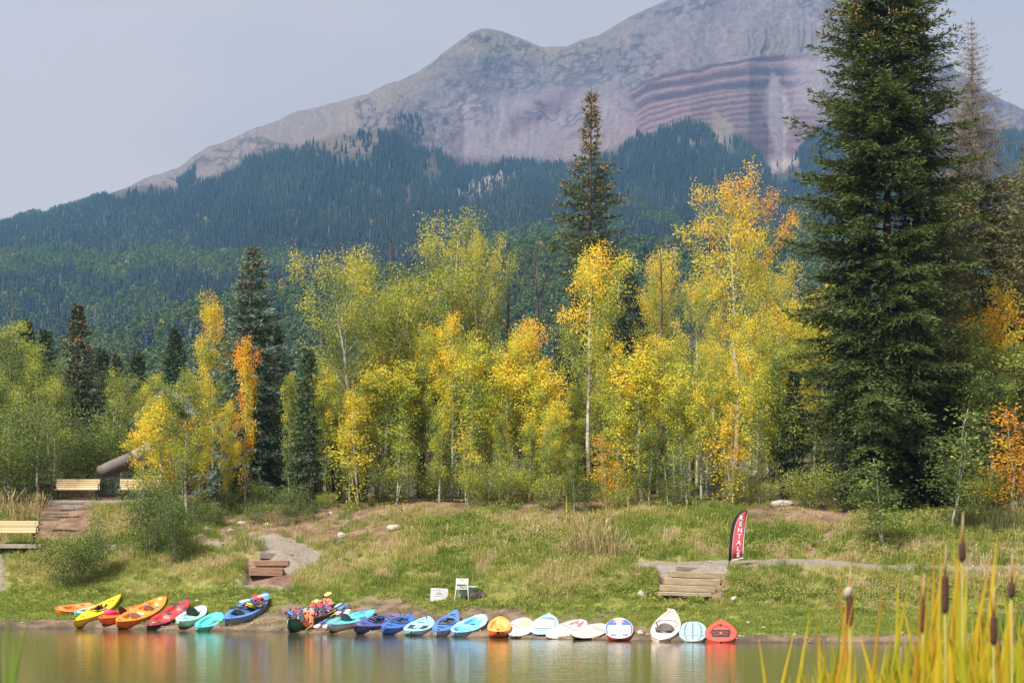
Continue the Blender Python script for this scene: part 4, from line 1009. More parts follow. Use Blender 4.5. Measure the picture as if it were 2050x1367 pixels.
def build_cover():
    short = [tuft(1, 34, .16, .07, .012), tuft(2, 30, .15, .10, .012)]
    mead = [tuft(3, 30, .17, .24, .013, .6), tuft(4, 26, .16, .34, .013, .5, .3), tuft(5, 24, .15, .28, .012, .7, .2)]
    tall = [tuft(6, 50, .22, .75, .012, .45, .7), tuft(7, 40, .16, .55, .012, .5, .6)]
    weeds = [weed(8, 70, .22, .22, .075), weed(9, 80, .28, .32, .085), weed(10, 60, .2, .16, .06)]
    # lawn near the boats
    n = 30000; px = rng.uniform(-60, 2120, n); d = rng.uniform(.25, 9, n); Y = shoreY(px)+d; X = (px-1025)*Y/FPX
    dirt, path, up, lit, n1, n2, n3 = ground_masks(px, d, X, Y)
    lawnd = np.interp(px, [0, 250, 450, 700, 900, 1100, 1350, 1600, 2050], [4.5, 4.2, 4.2, 4.6, 5.0, 4.9, 4.4, 4.2, 4.0])
    isl = d < lawnd+(n1-.5)*1.6
    k = isl & (rng.random(n) > np.maximum(dirt*.97, path)) 
    s = np.where(k)[0]
    scatter('lawn_grass', [(m, M_GRASS) for m in short], np.stack([X[s], Y[s], ground_pd(px[s], d[s])], -1), rng.random(len(s))*6.28,
            np.repeat((.7+.7*rng.random(len(s))*(.5+n2[s]))[:, None], 3, 1), rng.integers(0, 2, len(s)), .12+.34*n1[s]+.15*(rng.random(len(s))-.5), 'short green grass on the flat bank around the boats', 'grass')
    # rough meadow on the slopes
    n = 42000; px = rng.uniform(-80, 2140, n); d = rng.uniform(3.4, 15.5, n); Y = shoreY(px)+d; X = (px-1025)*Y/FPX
    dirt, path, up, lit, n1, n2, n3 = ground_masks(px, d, X, Y)
    lawnd = np.interp(px, [0, 250, 450, 700, 900, 1100, 1350, 1600, 2050], [4.5, 4.2, 4.2, 4.6, 5.0, 4.9, 4.4, 4.2, 4.0])
    k = (rng.random(n) < .35+.65*sstep(.36, .50, fbm(X*.9, Y*.9, 3, 611))) & (d > lawnd+(n1-.5)*1.6-.3) & (rng.random(n) > np.maximum(np.maximum(path*1.1, up*.86), np.maximum(lit*.75, dirt))) 
    for (x0, x1, d0, d1) in STEPS_CLEAR: k &= ~((px > x0) & (px < x1) & (d > d0) & (d < d1))
    s = np.where(k)[0]
    pink = (fbm(X*1.1, Y*1.1, 3, 300) > .64) & (d > 6.5) & (d < 12)
    tint = .10+.66*sstep(.28, .74, fbm(X*.45, Y*.6, 4, 320)*.75+fbm(X*2, Y*2, 2, 9)*.25)+.2*(rng.random(n)-.5)
    tint = np.where(pink, .80+.25*rng.random(n), tint)
    kd = rng.integers(0, 3, n)
    sc = (.4+.65*rng.random(n)**1.5)*np.interp(d, [3, 5.5, 8, 12, 15], [.45, .85, 1.05, 1.1, .85])
    scatter('meadow_grass', [(m, M_GRASS) for m in mead], np.stack([X[s], Y[s], ground_pd(px[s], d[s])], -1), rng.random(len(s))*6.28,
            np.repeat(sc[s][:, None], 3, 1), kd[s], tint[s], 'rough green and straw-coloured meadow grass on the sloping bank', 'grass')
    # leafy weeds on the slope faces
    n = 26000; px = rng.uniform(-60, 2120, n); d = rng.uniform(3.6, 18, n); Y = shoreY(px)+d; X = (px-1025)*Y/FPX
    dirt, path, up, lit, n1, n2, n3 = ground_masks(px, d, X, Y)
    wd = .07+.85*box_mask(px, d, 1170, 2100, 4.9, 7.3, 60, .3)+.5*box_mask(px, d, 560, 1200, 5.4, 8.5, 60, .6)*sstep(.4, .6, n1)+.35*box_mask(px, d, 0, 480, 6, 12, 40, .8)*sstep(.45, .6, n1)+.40*(d > 9.2)*sstep(.42, .6, n3)
    k = ((px < 1440) | (d < 6.5) | (d > 9.3)) & (rng.random(n) < wd*.62) & (rng.random(n) > np.maximum(path*1.2, up*.92)) & (rng.random(n) > lit*.6)
    for (x0, x1, d0, d1) in STEPS_CLEAR: k &= ~((px > x0) & (px < x1) & (d > d0) & (d < d1))
    s = np.where(k)[0]
    scatter('leafy_weeds', [(m, M_GRASS) for m in weeds], np.stack([X[s], Y[s], ground_pd(px[s], d[s])], -1), rng.random(len(s))*6.28,
            np.repeat(((.5+.7*rng.random(len(s)))*np.interp(d[s], [4.5, 5.5, 6.6, 9], [1, .9, .55, 1]))[:, None], 3, 1), rng.integers(0, 3, len(s)), (.10+.32*rng.random(n)*n2*2)[s], 'leafy green weeds covering the slope below the path', 'weeds')
    # pebbles
    n = 16000; px = rng.uniform(-60, 2120, n); d = rng.uniform(0.02, 16, n); Y = shoreY(px)+d; X = (px-1025)*Y/FPX
    dirt, path, up, lit, n1, n2, n3 = ground_masks(px, d, X, Y)
    k = rng.random(n) < np.maximum(np.maximum(dirt*.5, up*.45), path*.25)
    s = np.where(k)[0]; bl = [rock_mesh(700+i, 1, .25) for i in range(3)]
    pm = tint_mat('pebble_stone', [(0, (.20, .14, .10)), (.5, (.34, .27, .21)), (1, (.55, .49, .42))], 0)
    scl = (.012+.05*rng.random(len(s))**4)
    scatter('pebbles', [(m, pm) for m in bl], np.stack([X[s], Y[s], ground_pd(px[s], d[s])+scl*.2], -1), rng.random(len(s))*6.28,
            np.stack([scl*1.3, scl, scl*.7], -1), rng.integers(0, 3, len(s)), rng.random(len(s)), 'small pebbles strewn over the bare dirt', 'pebbles')
def rock_mesh(seed, sub=2, amp=.28):
    import bmesh
    bm = bmesh.new(); bmesh.ops.create_icosphere(bm, subdivisions=sub, radius=1)
    r = np.random.default_rng(seed); ph = r.random(12)*6.28; fr = r.uniform(.8, 2.4, (4, 3))
    for v in bm.verts:
        c = np.array(v.co); k = sum(math.sin(float(fr[i]@c)*1.8+ph[i]) for i in range(4))/4
        v.co = Vector(c*(1+amp*k)); v.co.z *= .72
    m = bpy.data.meshes.new('rock'); bm.to_mesh(m); bm.free(); return m
STEPS_CLEAR = [(494, 584, 5.6, 7.5), (1318, 1446, 4.9, 8.6), (80, 175, 9.8, 16)]
build_cover()
M_ROCK, _t, _p = new_mat('pale_rock')
_nf = noise(_t, 5, 6); _t.links.new(ramp(_t, _nf, [(.3, (.30, .25, .21)), (.7, (.56, .49, .42))]), _p.inputs['Base Color']); _p.inputs['Roughness'].default_value = .9; bump(_t, _p, _nf, .6, .03)
RK = [rock_mesh(800+i) for i in range(5)]
def rock(px, d, w, h, lab, i=0, grp='stones on the bank'):
    p = on_ground(px, d); o = link('rock', RK[i % 5], M_ROCK); o.location = (p.x, p.y, p.z+h*.15); o.scale = (w/2, w*.4, h/2/.72)
    o.rotation_euler = (0, 0, (i*1.7) % 6.28); return tag(o, lab, 'rock', grp)
for i, (px, d, w, h, lab) in enumerate((
    (1287, 5.2, .42, .34, 'pale pointed rock left of the lower right timber steps'), (1470, 4.9, .32, .22, 'pinkish round rock right of the right timber steps'),
    (1565, 15.6, .85, .28, 'flat pale boulder on the dirt beside the huge spruce'), (787, 11.6, .62, .34, 'grey boulder in dry grass above the left steps'),
    (1283, .75, .26, .2, 'pale stone at the water edge right of the blue and red board'), (484, 12.3, .4, .24, 'angular pale rock on the upper dirt left of the saplings'),
    (462, 11.2, .3, .2, 'pale rock beside the reddish rock on the upper dirt'), (415, 11.5, .34, .26, 'reddish rock under the low shrubs'),
    (510, 13.0, .3, .2, 'larger of the pale stones mid-way along the upper dirt'), (535, 11.4, .34, .22, 'white-topped rock at the centre of the upper dirt'),
    (402, 10.2, .34, .22, 'light grey rock at the left end of the dirt track'), (685, 10.8, .4, .3, 'tan rock in the dry grass right of the sandy path'),
    (662, 14, .3, .2, 'pale stone near the golden sapling'), (1610, 10.8, .22, .14, 'flat stone on the reddish track right of the flag'),
    (1655, 11.0, .3, .14, 'largest flat stone on the reddish track'), (1690, 11.4, .26, .16, 'stone at the upper end of the reddish track'),
    (1725, 10.6, .22, .16, 'round white stone right of the reddish track'), (1575, 10.2, .2, .12, 'small stone in grass beside the flag'),
    (1528, 2.0, .18, .12, 'white stone on the lawn right of the coral kayak'), (1498, 2.8, .18, .12, 'grey stone on the lawn above the coral kayak'),
    (1654, 2.9, .16, .1, 'white stone on the lawn behind the first cattail'), (1804, .5, .24, .22, 'white stone at the water edge behind the cattails'),
    (395, 3.4, .18, .12, 'small reddish stone on the lawn above the mint kayak'), (1342, 3.9, .3, .14, 'pale stone at the foot of the right timber steps'),
    (1120, 2.5, .36, .1, 'flat white stone behind the pale blue paddle board'), (1450, 6.0, .3, .26, 'rock wedged against the right end of the timber steps'))):
    rock(px, d, w, h, lab, i)

# ------------------------------------------------------------------ timber steps, path edge, benches
M_TIMBER = wood((.24, .19, .12), (.46, .375, .25), 2.2, (1, 9, 9))
M_TIMBERG = wood((.15, .12, .095), (.28, .235, .195), 2.2, (1, 9, 9))
M_TIMBERR = wood((.26, .14, .09), (.44, .27, .18), 2.2, (1, 9, 9))
M_SLAT = wood((.42, .31, .15), (.56, .43, .24), 3, (1, 14, 14), .55)
M_STEEL = plain((.055, .075, .078), .4, .3, scale=9)
def steps(name, label, rows, matf, depth=.46):
    p0 = at(*rows[-1][:2], rows[-1][4]); root = empty(name, p0, 0, label, 'steps')
    for i, (x0, y0, x1, y1, Y, hpx) in enumerate(rows):
        a = at(x0, y0, Y); b = at(x1, y1, Y+.12); h = hpx*Y/FPX*.84
        c = (a+b)/2; L = (b-a).length
        m = MB().box((0, 0, 0), (L, depth, h), bev=.012).mesh('timber')
        o = link('timber', m, matf(i), root); ang = math.atan2(b.y-a.y, b.x-a.x)
        o.rotation_euler = (0, -math.asin((b.z-a.z)/L), ang); o.location = Vector((c.x, c.y+depth/2, c.z-h/2))-p0
    return root
# top edge left, top edge right, distance, face height
steps('timber_steps', 'five weathered timber steps climbing to the path beside the red flag', [
    (1354, 1133, 1450, 1137, 66.1, 11), (1340, 1142, 1449, 1147, 65.6, 15), (1331, 1156, 1441, 1160, 65.1, 16), (1322, 1170, 1432, 1174, 64.6, 15), (1316, 1184, 1424, 1187, 64.1, 9)],
    lambda i: M_TIMBERG if i == 0 else M_TIMBER)
steps('timber_steps', 'three short timber steps on the sandy path above the blue fishing kayak', [
    (519, 1105, 585, 1108, 73.1, 15), (506, 1121, 577, 1121, 72.6, 14), (497, 1135, 565, 1136, 72.1, 20)], lambda i: M_TIMBERG if i == 0 else M_TIMBERR)
steps('timber_steps', 'thin weathered log steps climbing to the upper left bench', [
    (98, 1001, 184, 1001, 84.6, 4), (112, 1005, 165, 1005, 83.6, 5), (96, 1015, 148, 1016, 82, 6), (83, 1024, 135, 1025, 80.2, 6), (73, 1036, 117, 1036, 78.4, 6)], lambda i: M_TIMBERG, .22)
def bench(px0, px1, base_y, Y, label, yaw=0., group='slatted park benches'):
    a = at(px0, base_y, Y); b = at(px1, base_y, Y); Wd = (b-a).length; c = (a+b)/2
    root = empty('park_bench', c, yaw, label, 'bench', group)
    prof = [(-.26, .44), (-.17, .435), (-.08, .43), (.01, .43), (.09, .44), (.155, .50), (.185, .59), (.21, .68), (.235, .77), (.26, .86)]
    for i, (y, z) in enumerate(prof):
        y2, z2 = prof[min(i+1, 9)]; y1, z1 = prof[max(i-1, 0)]; ang = math.atan2(z2-z1, y2-y1)
        o = link('slat', MB().box((0, 0, 0), (Wd, .072 if i < 5 else .084, .03), bev=.006).mesh('slat'), M_SLAT, root, (0, y, z)); o.rotation_euler = (ang, 0, 0)
    for sg in (-1, 1):
        x = sg*(Wd/2-.12)
        MB().tube([(x, .02, 0), (x, .0, .2), (x, -.2, .40), (x, -.27, .43)], .032, 6).tube([(x, .03, 0), (x, .06, .22), (x, .16, .42), (x, .27, .85)], .032, 6).build('leg', M_STEEL, root, True)
        x = sg*(Wd/2+.03)
        MB().tube([(x, -.24, .40), (x, -.29, .55), (x, -.27, .66), (x, -.05, .68), (x, .12, .62), (x, .18, .5)], .026, 6).build('armrest', M_STEEL, root, True)
    return root
bench(-62, 74, 1089, 77, 'pale slatted bench cut by the left picture edge, lowest of the three', .04)
bench(110, 198, 1001, 85, 'pale slatted bench at the top of the thin log steps')
bench(238, 322, 1001, 85.2, 'pale slatted bench half hidden by yellow leaves and the grey-green shrub')
def flat(name, px0, px1, py, Y, dep, h, mat, label, cat):
    a = at(px0, py, Y); b = at(px1, py, Y); o = MB().box((0, 0, 0), ((b-a).length, dep, h), bev=.015).build(name, mat); o.location = ((a.x+b.x)/2, Y+dep/2, a.z-h/2)
    return tag(o, label, cat)
M_CONC = plain((.34, .29, .25), .9, var=.3, scale=3, bmp=.4)
flat('bench_pad', -80, 82, 1089, 76.6, 1.6, .16, M_CONC, 'concrete pad with a pale edge under the lowest left bench', 'slab')
# deck terrace with a block wall and railing behind the upper benches
flat('terrace_slab', 95, 335, 1001.5, 84.3, 3.2, .5, M_CONC, 'stone terrace edge beneath the two upper benches', 'terrace')
def block_wall():
    M_BLK = plain((.13, .085, .06), .9, var=.35, scale=5, bmp=.5); M_BLK2 = plain((.17, .115, .085), .9, var=.35, scale=5, bmp=.5)
    p = at(82, 1001, 86.6); root = empty('retaining_wall', p, 0, 'low brown block retaining wall behind the upper left bench', 'wall')
    for r in range(5):
        for k in range(6):
            x = .15+k*.42+(.21 if r % 2 else 0); z = r*.14+.07
            if x > 2.4: continue
            o = MB().box((0, 0, 0), (.405, .3, .128), bev=.012).build('block', (M_BLK, M_BLK2)[(r*3+k) % 2], root); o.location = (x, random.uniform(-.015, .015), z)
block_wall()
def railing():
    p = at(180, 1001, 87.4); root = empty('railing', p, 0, 'dark steel railing between the two upper benches', 'railing'); Wd = 3.2
    for x in np.linspace(0, Wd, 4): MB().box((x, 0, .5), (.06, .06, 1.0)).build('post', M_STEEL, root)
    for z in (.98, .8, .12): MB().box((Wd/2, -.04, z), (Wd, .04, .05)).build('rail', M_STEEL, root)
    for x in np.arange(.12, Wd, .13): MB().box((x, -.045, .46), (.018, .018, .66)).build('baluster', M_STEEL, root)
railing()
def pipe():
    a = at(200, 947, 89.5); b = at(262, 920, 90.2); c = at(300, 899, 90.6); p = (a+b)/2
    root = empty('slanted_pipe', p, 0, 'large slanted grey-brown pipe with a pale upper section behind the benches', 'pipe')
    MB().tube([a-p+(b-a)*t for t in np.linspace(0, 1, 5)], [.30, .335, .34, .34, .34], 20).build('tube', plain((.15, .12, .108), .7, var=.15), root, True)
    MB().tube([b-p, b-p+(c-b).normalized()*.12], .365, 20).build('collar', plain((.04, .035, .04), .6), root, True)
    MB().tube([b-p+(c-b)*.1, c-p], .32, 20).build('upper_section', plain((.42, .42, .44), .5), root, True)
pipe()
def cabin():
    Y = 106; pk = at(334, 781, Y); z0 = float(ground_z(pk.x, Y)); root = empty('cabin', (pk.x, Y, z0), 0, 'dark red-brown cabin with a grey metal roof edge behind the aspens', 'cabin')
    hw, Hh, ey = 1.4, pk.z-z0, 1.3; D = 5.0
    M_W = wood((.05, .028, .022), (.10, .05, .038), 2, (1, 1, 9)); M_RF = plain((.36, .37, .40), .45, .5, scale=4)
    MB().add([(-hw, 0, 0), (hw, 0, 0), (hw, 0, Hh-ey), (0, 0, Hh-.06), (-hw, 0, Hh-ey), (-hw, D, 0), (hw, D, 0), (hw, D, Hh-ey), (0, D, Hh-.06), (-hw, D, Hh-ey)],
             [(0, 1, 2, 3, 4), (5, 9, 8, 7, 6), (0, 4, 9, 5), (1, 6, 7, 2), (2, 7, 8, 3), (4, 3, 8, 9)]).build('wall', M_W, root)
    for sg in (-1, 1):
        L = math.hypot(hw+.5, ey*(hw+.5)/hw); ang = math.atan2(ey, hw)
        o = MB().box((0, 0, 0), (L, D+1.2, .09), bev=.01).build('roof_panel', M_RF, root); o.rotation_euler = (0, sg*ang, 0); o.location = (sg*(hw+.5)/2, D/2, Hh-ey*(hw+.5)/hw/2+.06)
        o2 = MB().box((0, 0, 0), (L, .06, .2), bev=.01).build('fascia', plain((.30, .31, .33), .5), root); o2.rotation_euler = (0, sg*ang, 0); o2.location = (sg*(hw+.5)/2, -.63, Hh-ey*(hw+.5)/hw/2-.02)
    for x in (-.85, .85):
        w = MB().box((x, -.03, 1.4), (.8, .08, 1.1), bev=.01).build('window', plain((.20, .12, .09), .6), root); MB().box((x, -.08, 1.4), (.62, .03, .9)).build('pane', plain((.03, .04, .05), .1), w)
    d = MB().box((0, -.03, .95), (.8, .07, 1.9), bev=.01).build('door', plain((.12, .05, .04), .6), root)
cabin()
# fallen log
def log():
    a = at(1452, 936, 77.4); b = at(1560, 962, 75.6); p = (a+b)/2; root = empty('fallen_log', p, 0, 'grey fallen log lying among the stems left of the huge spruce', 'log')
    M_LOG = wood((.20, .165, .14), (.38, .33, .29), 2, (1, 8, 8))
    MB().tube([a-p, (a-p)*.4+Vector((0, 0, .03)), (b-p)*.5, b-p], [.13, .16, .17, .15], 10).build('trunk', M_LOG, root, True)
    MB().tube([b-p-Vector((.5, 0, 0)), b-p+Vector((-.1, -.5, -.35))], [.06, .02], 6).build('branch', M_LOG, root, True)
    MB().tube([(0, 0, .1), (-.3, -.1, .5), (-.35, -.15, .8)], [.05, .035, .01], 6).build('branch', M_LOG, root, True)
log()
# mullein spikes
M_MUL = plain((.42, .40, .07), .8, var=.35, scale=20)
for px, top, bot, lab in ((1257, 992, 1036, 'tall yellow-green mullein spike in the grass below the rust-orange sapling'), (1134, 992, 1036, 'mullein spike left of the dry grass clump'),
                          (1387, 998, 1045, 'mullein spike standing midway to the flag'), (1466, 985, 1030, 'yellowish mullein spike directly behind the flag'), (1374, 1005, 1046, 'shorter mullein spike beside its neighbour left of the flag')):
    Y = 72.8; p = at(px, bot, Y); z = float(ground_z(p.x, Y)); H = EYE-(top-HOR)*Y/FPX-z; root = empty('mullein', (p.x, Y, z-.03), 0, lab, 'plant', 'mullein spikes')
    MB().tube([(0, 0, 0), (.01, 0, H*.5)], [.014, .018], 6).build('stalk', M_MUL, root, True)
    rr = np.random.default_rng(int(px)); zs = np.linspace(H*.42, H, 16)
    MB().tube([(.01+rr.normal()*.004, rr.normal()*.004, z_) for z_ in zs], [.032*(1-.75*k/15)*rr.uniform(.75, 1.2) for k in range(16)], 7).build('flower_spike', M_MUL, root)
    for k in range(6):
        a = k*1.05+rr.random(); L = rr.uniform(.14, .24); dv = Vector((math.cos(a), math.sin(a), .35)); s = Vector((-math.sin(a), math.cos(a), 0))*.035; zb = Vector((0, 0, .04+.05*k))
        MB().add([zb, zb+dv*L*.5+s, zb+dv*L, zb+dv*L*.5-s, zb+dv*L*.5+Vector((0, 0, -.004))], [(0, 1, 4), (1, 2, 4), (2, 3, 4), (3, 0, 4)]).build('leaf', M_GRASS, root)
# clumps of tall dry grass one can tell apart
GT_ = [tuft(60, 130, .34, .85, .012, .55, .8), tuft(61, 90, .25, .6, .012, .5, .5)]
M_DRY = plain((.40, .31, .14), .8, var=.35, scale=2); M_GG = plain((.20, .21, .08), .8, var=.3, scale=2)
for px, d, s, k, mt, lab in ((1190, 9.0, 1.65, 0, M_DRY, 'big tussock of tall straw-yellow grass left of the right steps'), (1228, 8.9, 1.2, 0, M_DRY, 'smaller straw tussock beside the big one, right side'), (1155, 8.9, 1.1, 0, M_DRY, 'smaller straw tussock beside the big one, left side'),
    (525, 7.6, .8, 1, M_GG, 'tussock of grey-green grass at the head of the left steps'), (497, 7.9, .85, 1, M_GG, 'grey-green tussock left of the sandy path head'), (800, 12.4, .85, 0, M_DRY, 'wispy straw tussock by the grey boulder'),
    (40, 12.2, 1.2, 0, M_DRY, 'tall straw grass above the lowest left bench'), (75, 13.6, 1.2, 0, M_DRY, 'tall straw grass at the foot of the block wall'), (10, 13.5, 1.3, 0, M_DRY, 'tall straw grass at the left picture edge'),
    (1990, 12.5, 1.2, 0, M_GG, 'tall pale green grass right of the pale saplings'), (2030, 12.8, 1.25, 0, M_GG, 'tall pale grass at the right picture edge'), (1945, 13.0, 1.0, 0, M_GG, 'tall grass clump below the tall pale sapling'), (1665, 15.0, .7, 0, M_DRY, 'dry grass clump on the dirt below the huge spruce')):
    p = on_ground(px, d); o = link('grass_tussock', GT_[k].copy() if False else GT_[k]); 
    if not GT_[k].materials: GT_[k].materials.append(mt)
    o.material_slots[0].link = 'OBJECT'; o.material_slots[0].material = mt
    o.location = p; o.scale = (s, s, s); o.rotation_euler = (0, 0, px*.7); tag(o, lab, 'grass', 'tall grass tussocks')
# ------------------------------------------------------------------ boats and boards
class Boat:
    """x along the length (bow +x), y across, z up; surface functions of t in -1..1 along and v in -1..1 across"""
    def __init__(s, L, Wd, H, fore=(2.2, .85), aft=(2.2, .85), rock=.06, sheer=.06, crown=.05, wells=(), flatk=.5, mid=0.0):
        s.L, s.W, s.H, s.fore, s.aft, s.rock, s.sheer, s.crown, s.wells, s.flatk, s.mid = L, Wd, H, fore, aft, rock, sheer, crown, wells, flatk, mid
    def hw(s, t):
        u = (t-s.mid)/(1-s.mid if t > s.mid else 1+s.mid); p, q = s.fore if u > 0 else s.aft
        return s.W/2*max(0.0, 1-abs(u)**p)**q
    def keel(s, t): return s.rock*abs(t)**3 + (s.H*.72)*max(0, (abs(t)-.72)/.28)**2.2
    def top(s, t): return s.H+s.sheer*t*t*(1.25 if t > 0 else 1)
    def well(s, t, v):
        k = 0.
        for (t0, t1, vw, dep) in s.wells:
            a = abs((t-(t0+t1)/2)/((t1-t0)/2)); b = abs(v)/vw; rr = (a**3.2+b**3.2)**(1/3.2)
            k = max(k, dep*(1-float(sstep(.80, 1.08, rr))))
        return k
    def deck(s, t, v, off=0.0):
        w = s.hw(t); return Vector((t*s.L/2, v*w, s.top(t)+s.crown*(1-v*v)*(w/(s.W/2))-s.well(t, v)+off))
    def hull(s, t, b):
        """b in -1..1 round the bottom"""
        w = s.hw(t); k = s.keel(t); h = s.top(t); a = b*PI/2
        y = w*math.copysign(abs(math.sin(a))**s.flatk, a); z = h-(h-k)*abs(math.cos(a))**.62
        return Vector((t*s.L/2, y, min(z, h)))
    def stations(s, n):
        x = np.linspace(-1, 1, n); return np.sign(x)*(1-(1-np.abs(x))**1.35)*.998
    def build(s, root, mdeck, mhull, mwell=None, n=46, nv=25, wname='cockpit_well', rim=None, lip=True):
        ts = s.stations(n); vs = np.linspace(-1, 1, nv)
        V = [s.deck(t, v) for t in ts for v in vs]; Fd = []; Fw = []
        for i in range(n-1):
            for j in range(nv-1):
                q = (i*nv+j, (i+1)*nv+j, (i+1)*nv+j+1, i*nv+j+1)
                tm, vm = (ts[i]+ts[i+1])/2, (vs[j]+vs[j+1])/2
                (Fw if (mwell is not None and s.well(tm, vm) > .035) else Fd).append(q)
        def sub(name, F, mat):
            use = sorted({i for f in F for i in f}); mp_ = {k: i for i, k in enumerate(use)}
            MB().add([V[i] for i in use], [tuple(mp_[i] for i in f) for f in F]).build(name, mat, root, True)
        sub('deck', Fd, mdeck)
        if Fw: sub(wname, Fw, mwell)
        bs = np.linspace(-1, 1, 17); Vh = [s.hull(t, b) for t in ts for b in bs]; m = 17
        F = [(i*m+j, i*m+j+1, (i+1)*m+j+1, (i+1)*m+j) for i in range(n-1) for j in range(m-1)]
        MB().add(Vh, F).build('hull', mhull, root, True)
        if lip:
            r1 = [s.deck(t, 1, .0) for t in ts[1:-1]]; r2 = [s.deck(t, -1, .0) for t in ts[1:-1]][::-1]
            MB().tube(r1+r2+[r1[0]], .012, 5, False).build('rim', rim or mdeck, root, True)
    def patch(s, root, name, mat, t0, t1, vf0, vf1, off=.006, n=14, m=8):
        f0 = vf0 if callable(vf0) else (lambda t: vf0); f1 = vf1 if callable(vf1) else (lambda t: vf1)
        V = []; 
        for o in (off, -.004):
            for i in range(n+1):
                t = t0+(t1-t0)*i/n
                for j in range(m+1): V.append(s.deck(t, f0(t)+(f1(t)-f0(t))*j/m, o))
        k = (n+1)*(m+1); I = lambda a, i, j: a*k+i*(m+1)+j; F = []
        for i in range(n):
            for j in range(m): F.append((I(0, i, j), I(0, i+1, j), I(0, i+1, j+1), I(0, i, j+1)))
        for i in range(n):
            F.append((I(0, i, 0), I(1, i, 0), I(1, i+1, 0), I(0, i+1, 0))); F.append((I(0, i, m), I(0, i+1, m), I(1, i+1, m), I(1, i, m)))
        for j in range(m):
            F.append((I(0, 0, j), I(0, 0, j+1), I(1, 0, j+1), I(1, 0, j))); F.append((I(0, n, j), I(1, n, j), I(1, n, j+1), I(0, n, j+1)))
        return MB().add(V, F).build(name, mat, root, True)
    def oval(s, root, name, mat, tc, vc, tr, vr, off=.008, seg=24):
        V = [s.deck(tc, vc, off+.004)]+[s.deck(tc+tr*.6*math.cos(a), vc+vr*.6*math.sin(a), off) for a in np.linspace(0, 2*PI, seg, False)]+[s.deck(tc+tr*math.cos(a), vc+vr*math.sin(a), off-.006) for a in np.linspace(0, 2*PI, seg, False)]
        F = [(0, 1+i, 1+(i+1) % seg) for i in range(seg)]+[(1+i, 1+seg+i, 1+seg+(i+1) % seg, 1+(i+1) % seg) for i in range(seg)]
        return MB().add(V, F).build(name, mat, root, True)
    def line(s, root, name, mat, pts, r=.008, off=.012):
        P = []
        for (a, b) in zip(pts[:-1], pts[1:]):
            for k in np.linspace(0, 1, 7)[:-1]: P.append(s.deck(a[0]+(b[0]-a[0])*k, a[1]+(b[1]-a[1])*k, off))
        P.append(s.deck(*pts[-1], off)); return MB().tube(P, r, 5).build(name, mat, root, True)
    def ring(s, root, name, mat, tc, tr, vw, r=.016, off=.02):
        P = [s.deck(tc+tr*math.copysign(abs(math.cos(a))**.7, math.cos(a)), vw*math.copysign(abs(math.sin(a))**.7, math.sin(a)), off+s.well(tc+tr*math.copysign(abs(math.cos(a))**.7, math.cos(a)), vw*math.copysign(abs(math.sin(a))**.7, math.sin(a)))) for a in np.linspace(0, 2*PI, 37)]
        MB().tube(P, r, 6, False).build(name, mat, root, True)
    def seat(s, root, t, mat, w=.42, h=.30, back=1, pad=None):
        h *= .82
        p = s.deck(t, 0); 
        MB().box((p.x+.16*back, 0, p.z+.045), (.36, w, .06), bev=.025).build('seat', pad or mat, root, True)
        V = []; n = 8
        for s_ in (0, 1):
            for i in range(n+1):
                for j in range(n+1):
                    u, v = i/n, j/n*2-1; ww = w/2*(1-.38*u**3); V.append((p.x-.02*back-back*(.42*u*h+.05*v*v*-1)-.022*back*s_, v*ww, p.z+.04+u*h*(1-.22*v*v*u)))
        m = n+1; k = m*m; F = [(i*m+j, i*m+j+1, (i+1)*m+j+1, (i+1)*m+j) for i in range(n) for j in range(n)]; F += [tuple(k+q for q in f[::-1]) for f in F]
        for i in range(n): F += [(i, k+i, k+i+1, i+1), (n*m+i, n*m+i+1, k+n*m+i+1, k+n*m+i), (i*m, (i+1)*m, k+(i+1)*m, k+i*m), (i*m+n, k+i*m+n, k+(i+1)*m+n, (i+1)*m+n)]
        MB().add(V, F).build('backrest', mat, root, True)
        for sg in (-1, 1): MB().tube([(p.x-.2*back*h/.25, sg*w*.42, p.z+h*.6), (p.x+.3*back, sg*min(w*.62, s.hw(t)*.9), p.z+.12)], .008, 4).build('strap', BLK, root)
    def toggle(s, root, t, mat):
        p = s.deck(t, 0); MB().tube([p+Vector((0, -.05, .03)), p+Vector((0, .05, .03))], .014, 6).build('grab_handle', mat, root, True)

def pose(root, P1, P2, endz, roll=0.0):
    """put the line through the boat's two ends (height endz at x=-L/2..L/2) on P1..P2"""
    x = (P2-P1).normalized(); y = Vector((0, 0, 1)).cross(x).normalized(); z = x.cross(y)
    R = Matrix((x, y, z)).transposed() @ Matrix.Rotation(roll, 3, 'X')
    c = (P1+P2)/2; root.matrix_world = Matrix.Translation(c-R @ Vector((0, 0, endz))) @ R.to_4x4()
def solve(n, f, L, H, dmin=-.4):
    C_ = []
    for l in np.linspace(.9*L, 1.12*L, 8):
        for d in np.linspace(dmin, dmin+3.0, 31):
            Y1 = float(shoreY(n[0]))+d; P1 = at(n[0], n[1], Y1); lo, hi = Y1, Y1+l
            if (at(f[0], f[1], lo)-P1).length > l: continue
            for _ in range(14):
                m = (lo+hi)/2
                if (at(f[0], f[1], m)-P1).length < l: lo = m
                else: hi = m
            C_.append((P1, at(f[0], f[1], lo), l, d))
    q = np.array([[p1.lerp(p2, k) for k in (.2, .5, .8)] for p1, p2, _, _ in C_])
    cl_ = q[..., 2]-H-ground_z(q[..., 0], q[..., 1]); s = np.where(cl_ > 0, cl_**2, 2.5*cl_**2).sum(1)
    s = s+np.array([.03*abs(c[2]/L-1) for c in C_]); i = int(np.argmin(s)); return (s[i],)+C_[i]
BOATS = []
